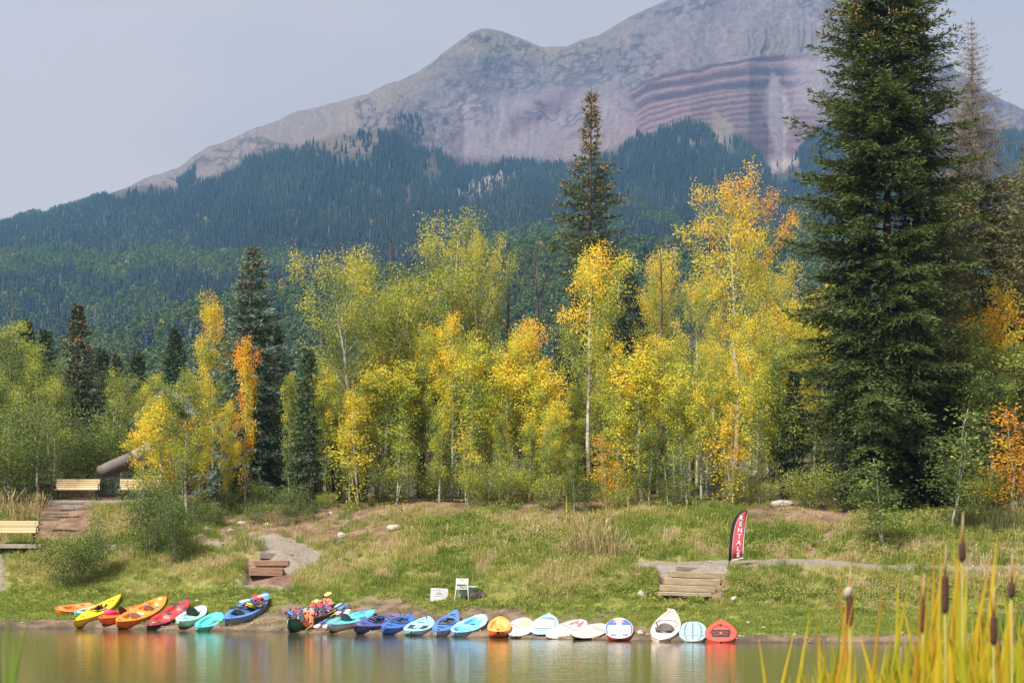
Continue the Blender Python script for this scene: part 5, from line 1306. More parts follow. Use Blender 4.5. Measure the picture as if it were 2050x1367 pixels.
def boat(name, near, far, L, Wd, H, label, cat, builder, roll=0., Hs=None, dmin=-.4, **kw):
    s, P1, P2, l, d = solve(near, far, L, H if Hs is None else Hs, dmin)
    b = Boat(l, Wd, H, **kw); root = empty(name, (0, 0, 0), 0, label, cat, 'boats and boards pulled up along the shore')
    builder(b, root); pose(root, P1, P2, (b.top(1)+b.top(-1))/2, roll); BOATS.append((root, b, P1, P2))
    print('BOAT %-60s cost %.3f L %.2f d %.2f' % (label[:60], s, l, d)); return root
BLK = plain((.025, .025, .028), .6); GREYP = plain((.30, .30, .33), .8); WHT = plain((.60, .595, .575), .4, var=.12); ORG = plain((.85, .27, .03), .38, var=.12); ORR = plain((.80, .16, .02), .38)
YEL = plain((.86, .60, .02), .36, var=.1); RED = plain((.62, .03, .035), .4); COR = plain((.83, .10, .07), .42, var=.1); TUR = plain((.10, .62, .62), .38); TUL = plain((.28, .66, .72), .4)
BLU = plain((.05, .17, .58), .38); BLM = plain((.10, .22, .52), .4); LBL = plain((.33, .62, .82), .4, var=.08); LBM = plain((.12, .42, .78), .38); DBL = plain((.035, .06, .22), .4, c2=(.10, .12, .38)); GRN = plain((.012, .085, .07), .42)
def sot(deck, hull, seats=((-.1, 1),), well=None, scup=BLK, hatch=None, lines=True, handles=True, seatmat=None):
    def f(b, r):
        b.build(r, deck, hull, well or deck, wname='seat_well')
        for (t, back) in seats: b.seat(r, t, seatmat or BLK, back=back)
        if hatch: b.oval(r, 'hatch', hatch, .62, 0, .10, .5)
        if handles: b.toggle(r, .93, BLK); b.toggle(r, -.93, BLK)
        for t in (-.55, -.2, .2, .55):
            for v in (-.8, .8): b.oval(r, 'eyelet', scup, t, v, .014, .05, .006, 8)
    return f
def sitin(deck, hull, tc=-.08, tr=.30, vw=.62, seatm=plain((.10, .10, .115), .8), rim=None):
    def f(b, r):
        b.build(r, deck, hull, plain((.03, .035, .05), .7), wname='cockpit')
        b.ring(r, 'coaming', rim or deck, tc, tr*.98, vw*.98)
        p = b.deck(tc-tr*.4, 0); MB().box((p.x, 0, p.z+.05), (.34, .34, .08), bev=.03).build('seat', seatm, r, True)
        MB().box((p.x-.2, 0, p.z+.17), (.05, .32, .24), bev=.02).build('backrest', seatm, r, True)
        b.toggle(r, .95, BLK); b.toggle(r, -.95, BLK)
        b.line(r, 'deck_cord', BLK, [(.42, -.6), (.6, .45), (.6, -.45), (.42, .6)], .006)
        b.line(r, 'deck_cord', BLK, [(-.5, -.55), (-.66, .4), (-.66, -.4), (-.5, .55)], .006)
    return f
TIP = (1.9, .95); RND = (2.6, .55)
W1 = ((-.55, .30, .66, .17), (.40, .72, .5, .10)); W2 = ((-.66, -.02, .70, .18), (.08, .66, .70, .18))
boat('kayak', (112, 1218), (186, 1208), 1.65, .68, .30, 'faded orange sit-on-top kayak lying farthest left on the grass', 'kayak', sot(plain((.80, .25, .07), .5, var=.2), ORG, ()), aft=RND, fore=RND, wells=W1, roll=.30, dmin=1.5)
boat('kayak', (150, 1226), (206, 1208), 1.8, .66, .26, 'turquoise kayak tucked behind the yellow kayak', 'kayak', sot(TUL, TUL, ()), wells=W1, roll=.1, dmin=1.0)
boat('kayak', (147, 1242), (243, 1188), 3.3, .66, .28, 'long yellow sit-in kayak with a dark cockpit', 'kayak', sitin(YEL, YEL, .08, .26, .6, plain((.05, .04, .03), .7)), wells=((-.18, .34, .66, .22),), sheer=.1, fore=(1.7, 1.0), aft=(1.7, 1.0), roll=.16)
def red_orange(b, r):
    sot(ORR, ORR, ())(b, r); b.seat(r, -.05, BLK, back=1, h=.42)
boat('kayak', (200, 1236), (300, 1206), 2.9, .72, .27, 'red-orange kayak with a black seat wedged behind the big orange tandem', 'kayak', red_orange, wells=W1, aft=RND, roll=.12)
def tandem(b, r):
    sot(ORG, ORR, ((-.28, 1), (.30, 1)), seatmat=plain((.42, .40, .46), .8))(b, r)
    b.oval(r, 'badge', plain((.80, .72, .66), .5), .78, .0, .045, .35); b.patch(r, 'badge', plain((.8, .72, .66), .5), -.66, -.6, -.55, -.25)
boat('kayak', (236, 1242), (331, 1192), 3.8, .88, .30, 'big orange tandem kayak with two grey backrests', 'kayak', tandem, wells=W2, sheer=.12, aft=(2.4, .62), fore=(2.2, .8), roll=.16)
def redblack(b, r):
    sot(plain((.58, .035, .045), .45, c2=(.05, .04, .05), edge=(.44, .60), scale=2.6), BLK, (), well=plain((.70, .07, .06), .42))(b, r)
    b.oval(r, 'hatch', plain((.07, .07, .08), .5), .05, 0, .06, .3); b.oval(r, 'hatch', plain((.10, .09, .10), .5), .72, 0, .09, .5)
    b.patch(r, 'deck_panel', plain((.22, .07, .09), .5), -.86, -.58, lambda t: -.55, lambda t: .55); b.oval(r, 'emblem', plain((.75, .6, .15), .5), -.70, 0, .035, .16, .012)
boat('kayak', (294, 1251), (378, 1197), 3.1, .80, .30, 'red and black mottled sit-on-top kayak', 'kayak', redblack, wells=((-.5, -.02, .62, .16), (.12, .56, .62, .16)), sheer=.12, roll=.14)
def mint(b, r):
    mm = plain((.30, .62, .46), .42, c2=(.52, .63, .66), edge=(.45, .58), scale=1.6)
    b.build(r, mm, plain((.45, .78, .66), .45), mm, wname='seat_well'); b.seat(r, .0, BLK, h=.40)
    b.oval(r, 'logo', plain((.10, .28, .62), .5, c2=(.5, .75, .8), scale=14), -.62, 0, .13, .52); b.oval(r, 'hatch', BLK, -.62, 0, .04, .16, .014); b.oval(r, 'logo', plain((.35, .55, .8), .5, c2=(.8, .86, .9), scale=10), .62, 0, .18, .5)
    b.toggle(r, .93, BLK)
boat('kayak', (361, 1242), (408, 1211), 2.7, .76, .24, 'mint and white kayak with a black seat frame', 'kayak', mint, aft=RND, wells=((-.35, .25, .6, .08),), roll=.1)
boat('kayak', (398, 1254), (440, 1225), 2.2, .70, .24, 'small plain turquoise kayak at the water edge left of the fishing kayak', 'kayak', sot(TUR, TUR, (), scup=TUL), aft=(2.4, .6), fore=(2.4, .62), wells=((-.62, .62, .66, .10),), roll=.14)
def fishing(b, r):
    bm = plain((.07, .20, .52), .45, c2=(.24, .27, .34), scale=2.0)
    b.build(r, plain((.09, .26, .60), .42), bm, plain((.05, .12, .30), .5), wname='seat_well')
    b.seat(r, -.34, plain((.20, .21, .25), .8), h=.34); b.seat(r, .22, plain((.20, .21, .25), .8), h=.34)
    b.patch(r, 'deck_tray', plain((.06, .16, .42), .5), -.86, -.66, -.5, .5); b.line(r, 'deck_cord', BLK, [(-.2, -.9), (.05, -.98), (.25, -.9)], .01, .05); b.toggle(r, .95, BLK)
FISH = boat('kayak', (450, 1237), (537, 1185), 3.6, .86, .34, 'blue camouflage fishing kayak loaded with seats and gear', 'kayak', fishing, wells=((-.62, .70, .72, .16),), sheer=.12, roll=.16)
def canoe(b, r):
    n = 46; ts = b.stations(n); bs = np.linspace(-1, 1, 17)
    V = [b.hull(t, q) for t in ts for q in bs]; m = 17; F = [(i*m+j, i*m+j+1, (i+1)*m+j+1, (i+1)*m+j) for i in range(n-1) for j in range(m-1)]
    MB().add(V, F).build('hull', GRN, r, True)
    V2 = [Vector((v.x*.99, v.y*.955, v.z+.018*(1 if v.z < b.H*.8 else 0))) for v in V]; MB().add(V2, [f[::-1] for f in F]).build('inner_hull', plain((.03, .12, .10), .6), r, True)
    for sg in (-1, 1): MB().tube([b.hull(t, sg)+Vector((0, 0, .004)) for t in ts], .02, 6).build('gunwale', plain((.02, .03, .03), .5), r, True)
    for t in (-.42, .5):
        w = b.hw(t)*2*.96; MB().box((t*b.L/2, 0, b.H-.06), (.24, w, .03), bev=.01).build('seat', plain((.05, .05, .05), .6), r)
    for t in (0.05,): MB().box((t*b.L/2, 0, b.H-.02), (.06, b.hw(t)*1.94, .03), bev=.008).build('thwart', M_TIMBER, r)
    for t in (-.93, .93): MB().box((t*b.L/2, 0, b.top(t)-.0), (.2, b.hw(t)*1.9, .03), bev=.008).build('end_cap', BLK, r)
    # white lettering-like badge low on the side, too small to read in the photograph
    for k in range(6):
        t = .38+.022*k; p = b.hull(t, -.80); q = b.hull(t+.012, -.80); MB().tube([p+Vector((0, -.012, .0)), q+Vector((0, -.012, .05))], .007, 4).build('side_mark', plain((.6, .66, .62), .6), r)
    e = b.hull(-.99, 0); MB().tube([e+Vector((-.0, .02, .26)), e+Vector((-.09, .02, .1)), e+Vector((-.10, .03, -.04)), e+Vector((-.03, .05, .02)), e+Vector((-.02, .04, .2))], .008, 5).build('painter_rope', plain((.6, .53, .42), .9), r, True)
CAN = boat('canoe', (578, 1238), (661, 1203), 4.2, .92, .40, 'dark green canoe heaped with life jackets', 'canoe', canoe, sheer=.14, fore=(2.0, .8), aft=(2.0, .8), rock=.05, roll=.10)
def teal(b, r):
    b.build(r, plain((.10, .55, .60), .4, c2=(.10, .34, .66), edge=(.5, .62), scale=1.8), WHT, plain((.15, .66, .62), .42), wname='seat_well')
    b.seat(r, -.22, plain((.07, .08, .09), .8), h=.34); b.oval(r, 'hatch', BLK, .62, .2, .04, .2); b.line(r, 'side_handle', BLK, [(.0, -.75), (.25, -.8)], .014, .03)
    b.tb = b.patch(r, 'stripe', plain((.70, .08, .16), .5), -.80, -.52, -.14, .02, .012); b.toggle(r, .95, BLK)
boat('kayak', (657, 1248), (749, 1219), 3.2, .78, .28, 'teal sit-on-top kayak with white hull and a pink stripe', 'kayak', teal, wells=((-.45, .10, .62, .12), (.22, .8, .55, .09)), aft=(2.4, .62), roll=.16)
boat('kayak', (709, 1251), (803, 1227), 3.2, .68, .28, 'dark blue and purple sit-in kayak lying on its side', 'kayak', sitin(plain((.07, .10, .34), .4, c2=(.20, .13, .27), scale=1.6), DBL, .05, .34, .6), wells=((-.28, .38, .6, .20),), roll=.34, fore=(1.8, .95), aft=(1.8, .95))
boat('kayak', (770, 1256), (824, 1229), 2.8, .74, .28, 'plain blue sit-in kayak with a wide open cockpit', 'kayak', sitin(BLU, BLU, .12, .34, .72), wells=((-.21, .46, .72, .22),), aft=(2.2, .7), roll=.16)
def pads(b, r):
    b.build(r, LBL, LBL, LBL, wname='deck_recess')
    for sg in (-1, 1): b.patch(r, 'foot_pad', plain((.04, .045, .05), .85), -.60, -.05, lambda t: sg*.30, lambda t: sg*(.74-.10*abs(t+.3)))
    b.patch(r, 'center_panel', plain((.32, .36, .42), .7), -.5, -.22, -.14, .14); b.line(r, 'deck_slot', BLK, [(-.74, -.3), (-.74, .3)], .012); b.line(r, 'deck_slot', BLK, [(.16, -.25), (.16, .25)], .012)
    b.line(r, 'grab_strap', BLK, [(.70, .0), (.86, .1)], .016, .02); b.line(r, 'deck_rib', LBM, [(.3, -.5), (.62, -.2), (.62, .2), (.3, .5)], .01); [b.oval(r, 'eyelet', BLK, t, v, .014, .05, .006, 8) for t in (-.4, .1, .45) for v in (-.86, .86)]
boat('kayak', (823, 1262), (858, 1233), 2.7, .84, .2, 'pale blue pedal board kayak with two black foot pads', 'kayak', pads, aft=(2.6, .5), fore=(1.9, .85), wells=((-.66, .0, .80, .03),), roll=.04)
boat('kayak', (876, 1262), (914, 1218), 3.0, .72, .28, 'medium blue sit-in kayak with a sharply pointed raised bow', 'kayak', sitin(BLM, plain((.30, .34, .45), .45), .0, .30, .72), wells=((-.30, .30, .72, .22),), aft=(2.4, .6), fore=(1.6, 1.0), sheer=.1, roll=.06)
def ltb(b, r):
    sot(plain((.20, .55, .85), .4, c2=(.60, .74, .84), edge=(.5, .6), scale=1.7), plain((.22, .38, .62), .45), (), well=LBM)(b, r); b.oval(r, 'hatch', plain((.03, .05, .08), .6), .30, .1, .10, .34, -.0)
boat('kayak', (911, 1264), (969, 1229), 2.9, .80, .30, 'sky blue and white sit-on-top kayak last before the small orange one', 'kayak', ltb, aft=(2.4, .6), fore=(2.2, .75), wells=((-.82, -.30, .66, .10), (-.08, .66, .62, .12)), roll=.14)
boat('kayak', (997, 1263), (1002, 1233), 2.0, .70, .24, 'small orange kayak standing end-on between kayaks and paddle boards', 'kayak', sot(plain((.85, .30, .04), .45, c2=(.85, .40, .14), scale=3), ORR, ()), aft=(3.2, .42), fore=(2.0, .7), wells=((-.72, .62, .74, .10),), roll=.02)
def board(top, bot, extra):
    def f(b, r):
        b.build(r, top, bot, None, n=40, nv=17); extra(b, r)
    return f
BD = dict(aft=(2.6, .5), fore=(2.2, .62), crown=.012, rock=.03, sheer=.02, flatk=.35)
STR = plain((.12, .11, .10), .8)
def x19(b, r):
    b.patch(r, 'deck_pad', plain((.62, .54, .26), .8, var=.1), .10, .72, lambda t: -.70, lambda t: .25-.25*max(0, t-.4)); b.patch(r, 'deck_strip', plain((.62, .54, .3), .8), -.35, .10, .02, .12); b.line(r, 'leash', STR, [(-.1, .1), (.1, .5), (.3, .95)], .007); b.line(r, 'edge_line', plain((.7, .64, .35), .6), [(-.9, -.6), (-.8, 0), (-.75, .6)], .007)
boat('paddle_board', (1033, 1272), (1050, 1236), 3.0, .80, .13, 'white paddle board with a yellowish deck pad', 'paddle board', board(WHT, WHT, x19), roll=.06, **BD)
def x20(b, r):
    b.patch(r, 'deck_pad', plain((.46, .45, .47), .85, var=.06), -.38, .42, lambda t: -.86+.1*max(0, t), lambda t: .86-.1*max(0, t)); b.patch(r, 'pad_band', STR, -.46, -.41, -.7, .7); b.patch(r, 'pad_band', plain((.06, .25, .5), .6), -.62, -.58, -.35, .35)
    for q in ((.50, -.8, .58, .8), (.58, -.7, .66, .5), (.44, -.8, .5, .8)): b.line(r, 'bungee_cord', STR, [(q[0], q[1]), (q[2], q[3])], .006)
    b.oval(r, 'valve', WHT, .05, 0, .012, .04, .012, 8); b.patch(r, 'side_stripe', plain((.55, .74, .78), .5), -.8, .86, .90, .985, .004)
boat('paddle_board', (1081, 1269), (1100, 1227), 3.3, .84, .15, 'pale blue paddle board with a large grey deck pad and pointed nose', 'paddle board', board(plain((.42, .66, .74), .42), plain((.05, .25, .5), .42), x20), roll=.03, **{**BD, 'fore': (1.7, .9)})
def x21(b, r):
    PK = plain((.72, .16, .20), .5); b.patch(r, 'letter_bar', PK, .36, .86, -.52, -.22); b.patch(r, 'letter_bar', PK, .36, .86, .20, .48); b.patch(r, 'letter_bar', PK, .56, .66, -.22, .20)
    b.line(r, 'leash', STR, [(.10, -.9), (.05, -.2), (.2, .5), (.26, .9)], .007); b.oval(r, 'plug', plain((.5, .1, .1), .5), -.05, 0, .02, .06, .01, 8)
boat('paddle_board', (1103, 1276), (1168, 1240), 3.2, .82, .12, 'white paddle board with a big red H on its nose', 'paddle board', board(WHT, WHT, x21), roll=.20, **BD)
def x22(b, r): b.line(r, 'leash', plain((.35, .18, .15), .8), [(.25, -.9), (.3, -.2), (.45, .3), (.62, .6)], .008); b.oval(r, 'plug', STR, -.05, -.1, .014, .05, .01, 8)
boat('paddle_board', (1158, 1275), (1207, 1248), 3.0, .82, .14, 'plain white paddle board with a thin cord across and dark underside', 'paddle board', board(plain((.58, .565, .52), .4, var=.1), BLK, x22), roll=.18, **BD)
def x23(b, r):
    BL = plain((.10, .16, .48), .45); b.patch(r, 'color_field', BL, .30, .80, lambda t: -.94, lambda t: -.22); b.patch(r, 'color_field', BL, .30, .80, lambda t: .22, lambda t: .94)
    b.patch(r, 'color_field', plain((.80, .34, .30), .5), .55, .72, -.5, .5, .011); b.patch(r, 'emblem', plain((.85, .62, .2), .5), .6, .67, -.26, .26, .015)
    for v in ((-.96, -.86), (.86, .96)): b.patch(r, 'edge_stripe', BL, -.55, .30, *v)
    for v in ((-.8, -.3), (.3, .8)): b.patch(r, 'tail_stripe', BL, -.74, -.62, *v)
    b.oval(r, 'valve', plain((.3, .4, .3), .5), .0, 0, .02, .06, .01, 8)
boat('paddle_board', (1240, 1277), (1239, 1236), 3.2, .84, .15, 'white paddle board with blue nose and red rails', 'paddle board', board(WHT, RED, x23), **BD)
def x24(b, r):
    mm = plain((.62, .55, .50), .45, c2=(.68, .34, .16), edge=(.55, .75), scale=1.5)
    b.build(r, mm, plain((.80, .52, .34), .45, c2=(.78, .74, .72), scale=1.2), plain((.66, .58, .52), .5), wname='seat_well')
    b.seat(r, -.12, plain((.42, .40, .39), .85), w=.5, h=.34); b.line(r, 'bungee_cord', BLK, [(.16, -.9), (.30, -.5), (.30, .6), (.16, .95)], .008); b.line(r, 'strap', BLK, [(-.1, .5), (.1, .8), (.22, .6)], .016, .05)
    b.line(r, 'strap', BLK, [(-.2, -.7), (-.32, 0), (-.2, .7)], .02, .04); b.oval(r, 'logo', plain((.35, .33, .32), .6), -.55, .62, .03, .12); b.toggle(r, .94, BLK)
    for v in (-.55, .55): b.line(r, 'deck_rib', plain((.72, .3, .25), .5), [(.5, v), (.86, v*.5)], .008)
boat('kayak', (1321, 1279), (1346, 1217), 3.5, .84, .30, 'white and peach sit-on-top kayak with a grey seat standing nose-up', 'kayak', x24, wells=((-.50, .12, .66, .13),), sheer=.10, aft=(2.2, .65), fore=(1.8, .9), roll=.06)
def x25(b, r):
    for v in (-.62, .02, .62): b.patch(r, 'stripe', plain((.20, .23, .26), .6), -.85, .86, lambda t: v-.07, lambda t: v+.05)
    b.patch(r, 'cross_stripe', plain((.26, .30, .34), .6), -.44, -.37, -.9, .9, .010); b.oval(r, 'valve', GREYP, -.2, 0, .02, .05, .012, 8); b.patch(r, 'logo', plain((.12, .35, .7), .6), .36, .42, -.8, -.68, .01)
boat('paddle_board', (1387, 1283), (1387, 1244), 3.0, .80, .12, 'pale blue paddle board with grey stripes and a rounded end', 'paddle board', board(plain((.36, .54, .66), .42), WHT, x25), **{**BD, 'fore': (2.8, .48)})
def x26(b, r):
    b.build(r, COR, COR, COR, wname='deck_recess'); b.patch(r, 'deck_pad', plain((.035, .035, .038), .85), -.52, .18, lambda t: -.62+.25*max(0, -t-.2), lambda t: .62-.25*max(0, -t-.2), .012)
    b.oval(r, 'emblem', plain((.75, .3, .3), .6), -.14, 0, .05, .10, .018, 8); b.line(r, 'strap', BLK, [(.36, .1), (.5, -.1), (.56, .3)], .012, .02); b.line(r, 'deck_rib', plain((.6, .05, .04), .5), [(-.1, -.72), (.35, -.5), (.6, 0), (.35, .5), (-.1, .72)], .012)
    for t, w in ((-.3, .5), (-.05, .55)): b.line(r, 'pad_line', COR, [(t, -w), (t, w)], .007, .016)
boat('kayak', (1443, 1283), (1443, 1240), 2.7, .92, .22, 'coral red wide board kayak with a black deck pad, farthest right', 'kayak', x26, aft=(2.6, .5), fore=(1.8, .85), wells=((-.6, .25, .76, .03),))
# ------------------------------------------------------------------ gear on and beside the boats
def pillow(mb, c, d, M=None, puff=.35, n=6):
    """rounded padded panel"""
    V = []; F = []; c = Vector(c)
    for sg in (-1, 1):
        for i in range(n+1):
            for j in range(n+1):
                u, v = i/n*2-1, j/n*2-1; k = ((1-u**4)*(1-v**4))**.5
                p = Vector((u*d[0]/2*(1-.06*v*v), v*d[1]/2*(1-.06*u*u), sg*d[2]/2*(1-puff+puff*k) if k > 0 else 0)); V.append(c+(M @ p if M is not None else p))
    m = n+1
    for s_ in (0, 1):
        for i in range(n):
            for j in range(n):
                b = s_*m*m+i*m+j; q = (b, b+m, b+m+1, b+1); F.append(q if s_ else q[::-1])
    for i in range(n):
        for (a, b) in ((i, i+1), (n*m+i+1, n*m+i), ((i+1)*m, i*m), (i*m+n, (i+1)*m+n)): F.append((a, b, m*m+b, m*m+a))
    return mb.add(V, F)
def life_jacket(loc, rot, mat, label, mat2=None, s=1.0):
    root = empty('life_jacket', loc, 0, label, 'life jacket', 'life jackets on the boats'); root.rotation_euler = rot; root.scale = (s, s, s)
    Rb = Matrix.Rotation(.0, 3, 'X')
    pillow(MB(), (0, .0, 0), (.46, .52, .07)).build('back_panel', mat, root, True)
    for sg in (-1, 1):
        pillow(MB(), (sg*.13, -.02, .10), (.20, .46, .075), Matrix.Rotation(sg*.12, 3, 'Z')).build('front_panel', mat2 or mat, root, True)
        MB().tube([(sg*.15, .24, .0), (sg*.15, .31, .05), (sg*.14, .22, .11)], .03, 6).build('shoulder_strap', BLK, root, True)
    MB().tube([(-.24, -.10, .06), (-.12, -.10, .145), (.12, -.10, .145), (.24, -.10, .06)], .014, 5).build('belt', BLK, root, True)
    MB().box((0, -.10, .155), (.06, .04, .02), bev=.005).build('buckle', plain((.5, .5, .5), .5), root)
    return root
def on_boat(i, t, v, dz):
    root, b, P1, P2 = i; return root.matrix_basis @ Vector((t*b.L/2, v*b.hw(t), b.top(t)+dz))
canoe_i = [q for q in BOATS if q[0] == CAN][0]; fish_i = [q for q in BOATS if q[0] == FISH][0]
PO = plain((.82, .22, .10), .75, var=.15, scale=8); PR = plain((.66, .05, .05), .75, var=.2, scale=8); PB = plain((.06, .16, .45), .75, var=.2, scale=8); PG = plain((.30, .31, .34), .8, var=.2, scale=8)
PP = plain((.28, .10, .34), .75, var=.2, scale=8); PY = plain((.70, .60, .06), .7, var=.15, scale=8); PS = plain((.80, .36, .24), .75, var=.15, scale=8); PD = plain((.05, .06, .09), .8, var=.3, scale=8); PW = plain((.62, .56, .58), .75, c2=(.35, .12, .3), scale=9)
for (t, v, dz, rot, m1, m2, lab) in (
    (-.55, -.95, -.06, (1.25, .25, .55), PS, PO, 'salmon life jacket hung over the near right side of the canoe'), (-.70, -.35, .04, (.9, -.1, .1), PS, PD, 'pinkish life jacket draped at the near end of the canoe'),
    (-.52, .1, .10, (.5, .3, .3), PO, PR, 'bright orange life jacket on top at the near end of the canoe'), (-.38, -.6, .08, (.7, .1, -.3), PB, PO, 'blue life jacket between the orange ones on the canoe'),
    (-.44, .6, .08, (.3, -.4, 1.0), PD, PB, 'black life jacket on the left side of the canoe'), (-.15, -.2, .10, (.6, .1, .4), PG, PG, 'grey life jacket in the middle of the canoe'),
    (-.05, .5, .06, (.4, -.3, .2), PB, PD, 'dark blue life jacket behind the grey one on the canoe'), (.05, -.6, .10, (.8, .2, .2), PR, PD, 'small red life jacket right of the grey one on the canoe'),
    (.25, -.1, .14, (.7, .1, .0), PO, PR, 'red-orange life jacket heaped at the far half of the canoe'), (.40, -.6, .10, (.5, .2, .5), PW, PP, 'white and purple life jacket on the far right side of the canoe'),
    (.5, .3, .12, (.5, -.2, -.3), PR, PO, 'red life jacket at the far left of the canoe heap'), (.68, -.3, .12, (.5, .1, .2), PO, PO, 'salmon-red life jacket at the far tip of the canoe heap')):
    life_jacket(on_boat(canoe_i, t, v, dz), rot, m1, lab, m2, .85)
for (t, v, dz, rot, m1, m2, lab) in ((.55, .1, .06, (.6, .1, .3), PR, PR, 'red life jacket at the far end of the blue fishing kayak'), (.08, -.2, .06, (.3, .2, .9), PY, PY, 'yellow life jacket in the middle of the blue fishing kayak'),
    (.30, -.65, .05, (.4, .1, .1), PW, PD, 'pale and dark life jacket on the right side of the fishing kayak')):
    life_jacket(on_boat(fish_i, t, v, dz), rot, m1, lab, m2, .7)
def blade_mesh(mb, x0, sg, w=.17, L=.46):
    n = 9; V = []; F = []
    for s_ in (0, 1):
        for i in range(n):
            u = i/(n-1); hw = w/2*(max(0, 1-(2*u-1)**4)**.5)*(.62+.38*u)+.006
            for v in (-1, -.33, .33, 1): V.append((x0+sg*u*L, v*hw, .03*(v*v-.6)*math.sin(u*PI)+(.007 if s_ else -.007)))
    m = 4
    for s_ in (0, 1):
        for i in range(n-1):
            for j in range(3):
                b = s_*n*m+i*m+j; q = (b, b+m, b+m+1, b+1); F.append(q if s_ else q[::-1])
    k = n*m
    for i in range(n-1): F += [(i*m, (i+1)*m, k+(i+1)*m, k+i*m), (i*m+3, k+i*m+3, k+(i+1)*m+3, (i+1)*m+3)]
    F += [tuple(range(4))+tuple(k+q for q in (3, 2, 1, 0)), tuple((n-1)*m+q for q in (3, 2, 1, 0))+tuple(k+(n-1)*m+q for q in range(4))]
    return mb.add(V, F)
def paddle(P1, P2, cs, cb, label, two=True, roll=.4):
    root = empty('paddle', (0, 0, 0), 0, label, 'paddle', 'paddles among the boats'); L = (P2-P1).length
    MB().tube([(-L/2+.4, 0, 0), (L/2-(.4 if two else .02), 0, 0)], .0155, 8).build('shaft', cs, root, True)
    blade_mesh(MB(), -L/2+.45, -1).build('blade', cb, root, True)
    if two: blade_mesh(MB(), L/2-.45, 1).build('blade', cb, root, True)
    else: MB().box((L/2-.02, 0, 0), (.04, .12, .035), bev=.012).build('grip', cs, root)
    pose(root, P1, P2, 0, roll); return root
def gp(px, py, dz=.06):
    """point on the bank that shows at px, py"""
    ds = np.linspace(-.3, 9, 200); z = ground_pd(np.full(200, float(px)), ds); Y = shoreY(px)+ds; q = py_of(z, Y)
    d = float(np.interp(-py, -q, ds)); p = on_ground(px, d); p.z += dz; return p
AL = plain((.5, .5, .52), .35, .6); 
for (a, b, cs, cb, two, lab) in (
    ((612, 1266), (700, 1222), BLK, plain((.55, .72, .10), .45), True, 'paddle with a lime green blade at the water edge by the canoe'),
    ((618, 1255), (690, 1220), plain((.75, .5, .04), .5), plain((.78, .52, .05), .45), False, 'wooden-yellow paddle leaning out from under the canoe'),
    ((630, 1262), (704, 1219), BLK, WHT, True, 'black-shafted paddle with white blades lowest in the paddle heap'),
    ((640, 1256), (696, 1217), AL, plain((.10, .25, .62), .45), True, 'paddle with blue blades in the paddle heap'),
    ((626, 1249), (686, 1217), AL, BLK, True, 'paddle with black blades at the left of the paddle heap'),
    ((648, 1262), (712, 1224), BLK, plain((.70, .68, .62), .5), True, 'paddle with cream blades touching the teal kayak'),
    ((656, 1252), (700, 1214), BLK, plain((.14, .20, .40), .5), True, 'paddle with dark blue blades on top of the heap'),
    ((636, 1244), (678, 1220), AL, plain((.30, .45, .75), .5), True, 'short paddle with pale blue blades behind the heap'),
    ((664, 1258), (700, 1228), AL, WHT, True, 'short paddle with a round white blade standing up in the heap')):
    P1, P2 = gp(*a, .10), gp(*b, .16); u = P2-P1; L = 2.1 if two else 1.6
    P2 = P1+u.normalized()*min(L, max(1.5, u.length)); paddle(P1, P2, cs, cb, lab, two, random.uniform(-.5, .8))
paddle(on_boat(fish_i, .02, .7, .16), on_boat(fish_i, .62, -.9, .22), plain((.35, .40, .62), .5), plain((.40, .48, .75), .5), 'lavender paddle laid across the blue fishing kayak')
paddle(on_boat(canoe_i, .30, .3, .26), on_boat(canoe_i, .98, -.5, .30), BLK, plain((.80, .66, .22), .5), 'paddle with a yellow blade sticking out over the far end of the canoe')
paddle(on_boat(fish_i, -.45, .8, .14), on_boat(fish_i, .20, -.95, .16), plain((.22, .13, .08), .6), BLK, 'brown-shafted paddle across the seats of the blue fishing kayak')
def dry_bag(loc, rz, mat, label):
    root = empty('dry_bag', loc, rz, label, 'bag'); MB().tube([(x, 0, .11) for x in (-.2, -.17, 0, .15, .21)], [.06, .115, .125, .11, .05], 14).build('body', mat, root, True)
    MB().box((.235, 0, .11), (.05, .17, .03), bev=.01).build('roll_top', BLK, root); MB().tube([(-.12, 0, .235), (0, 0, .27), (.12, 0, .235)], .012, 6).build('strap', BLK, root, True)
ro_i = [q for q in BOATS if q[0]['label'].startswith('red-orange')][0]
dry_bag(on_boat(ro_i, -.58, .1, -.02), .5, plain((.62, .04, .16), .6), 'crimson dry bag in the red-orange kayak')

# sign, chair, tub and bag above the boats
def sign():
    Y = float(gp(862, 1206).y); a = at(862, 1175.5, Y); b = at(896, 1179, Y+.08); c = (a+b)/2; g = float(ground_z(c.x, Y))
    root = empty('notice_board', (c.x, c.y, g), math.atan2(b.y-a.y, b.x-a.x), 'white notice board with small grey print left of the folding chair', 'sign')
    Wd = (b-a).length; Hh = .45; z1 = c.z-g; tilt = Matrix.Rotation(.055, 3, 'Y')
    MB().box((0, 0, z1-Hh/2), (Wd, .018, Hh), tilt, .003).build('panel', plain((.80, .80, .82), .5, var=.03), root)
    INK = plain((.33, .34, .38), .7)
    for x0, x1, z in ((-.20, .16, .07), (-.08, .06, .125), (-.13, .10, .17), (-.11, .13, .195), (-.16, .14, .26)):
        MB().box(tilt @ Vector(((x0+x1)/2, -.0115, 0))+Vector((0, 0, z1-z)), (x1-x0, .004, .012), tilt).build('print_line', INK, root)
    MB().box((.185, -.0115, z1-.15), (.006, .004, .20), tilt).build('print_line', INK, root)
    for x in (-.18, .18): MB().tube([(x, .02, -.15), (x, .02, z1-.06)], .012, 6).build('stake', AL, root)
sign()
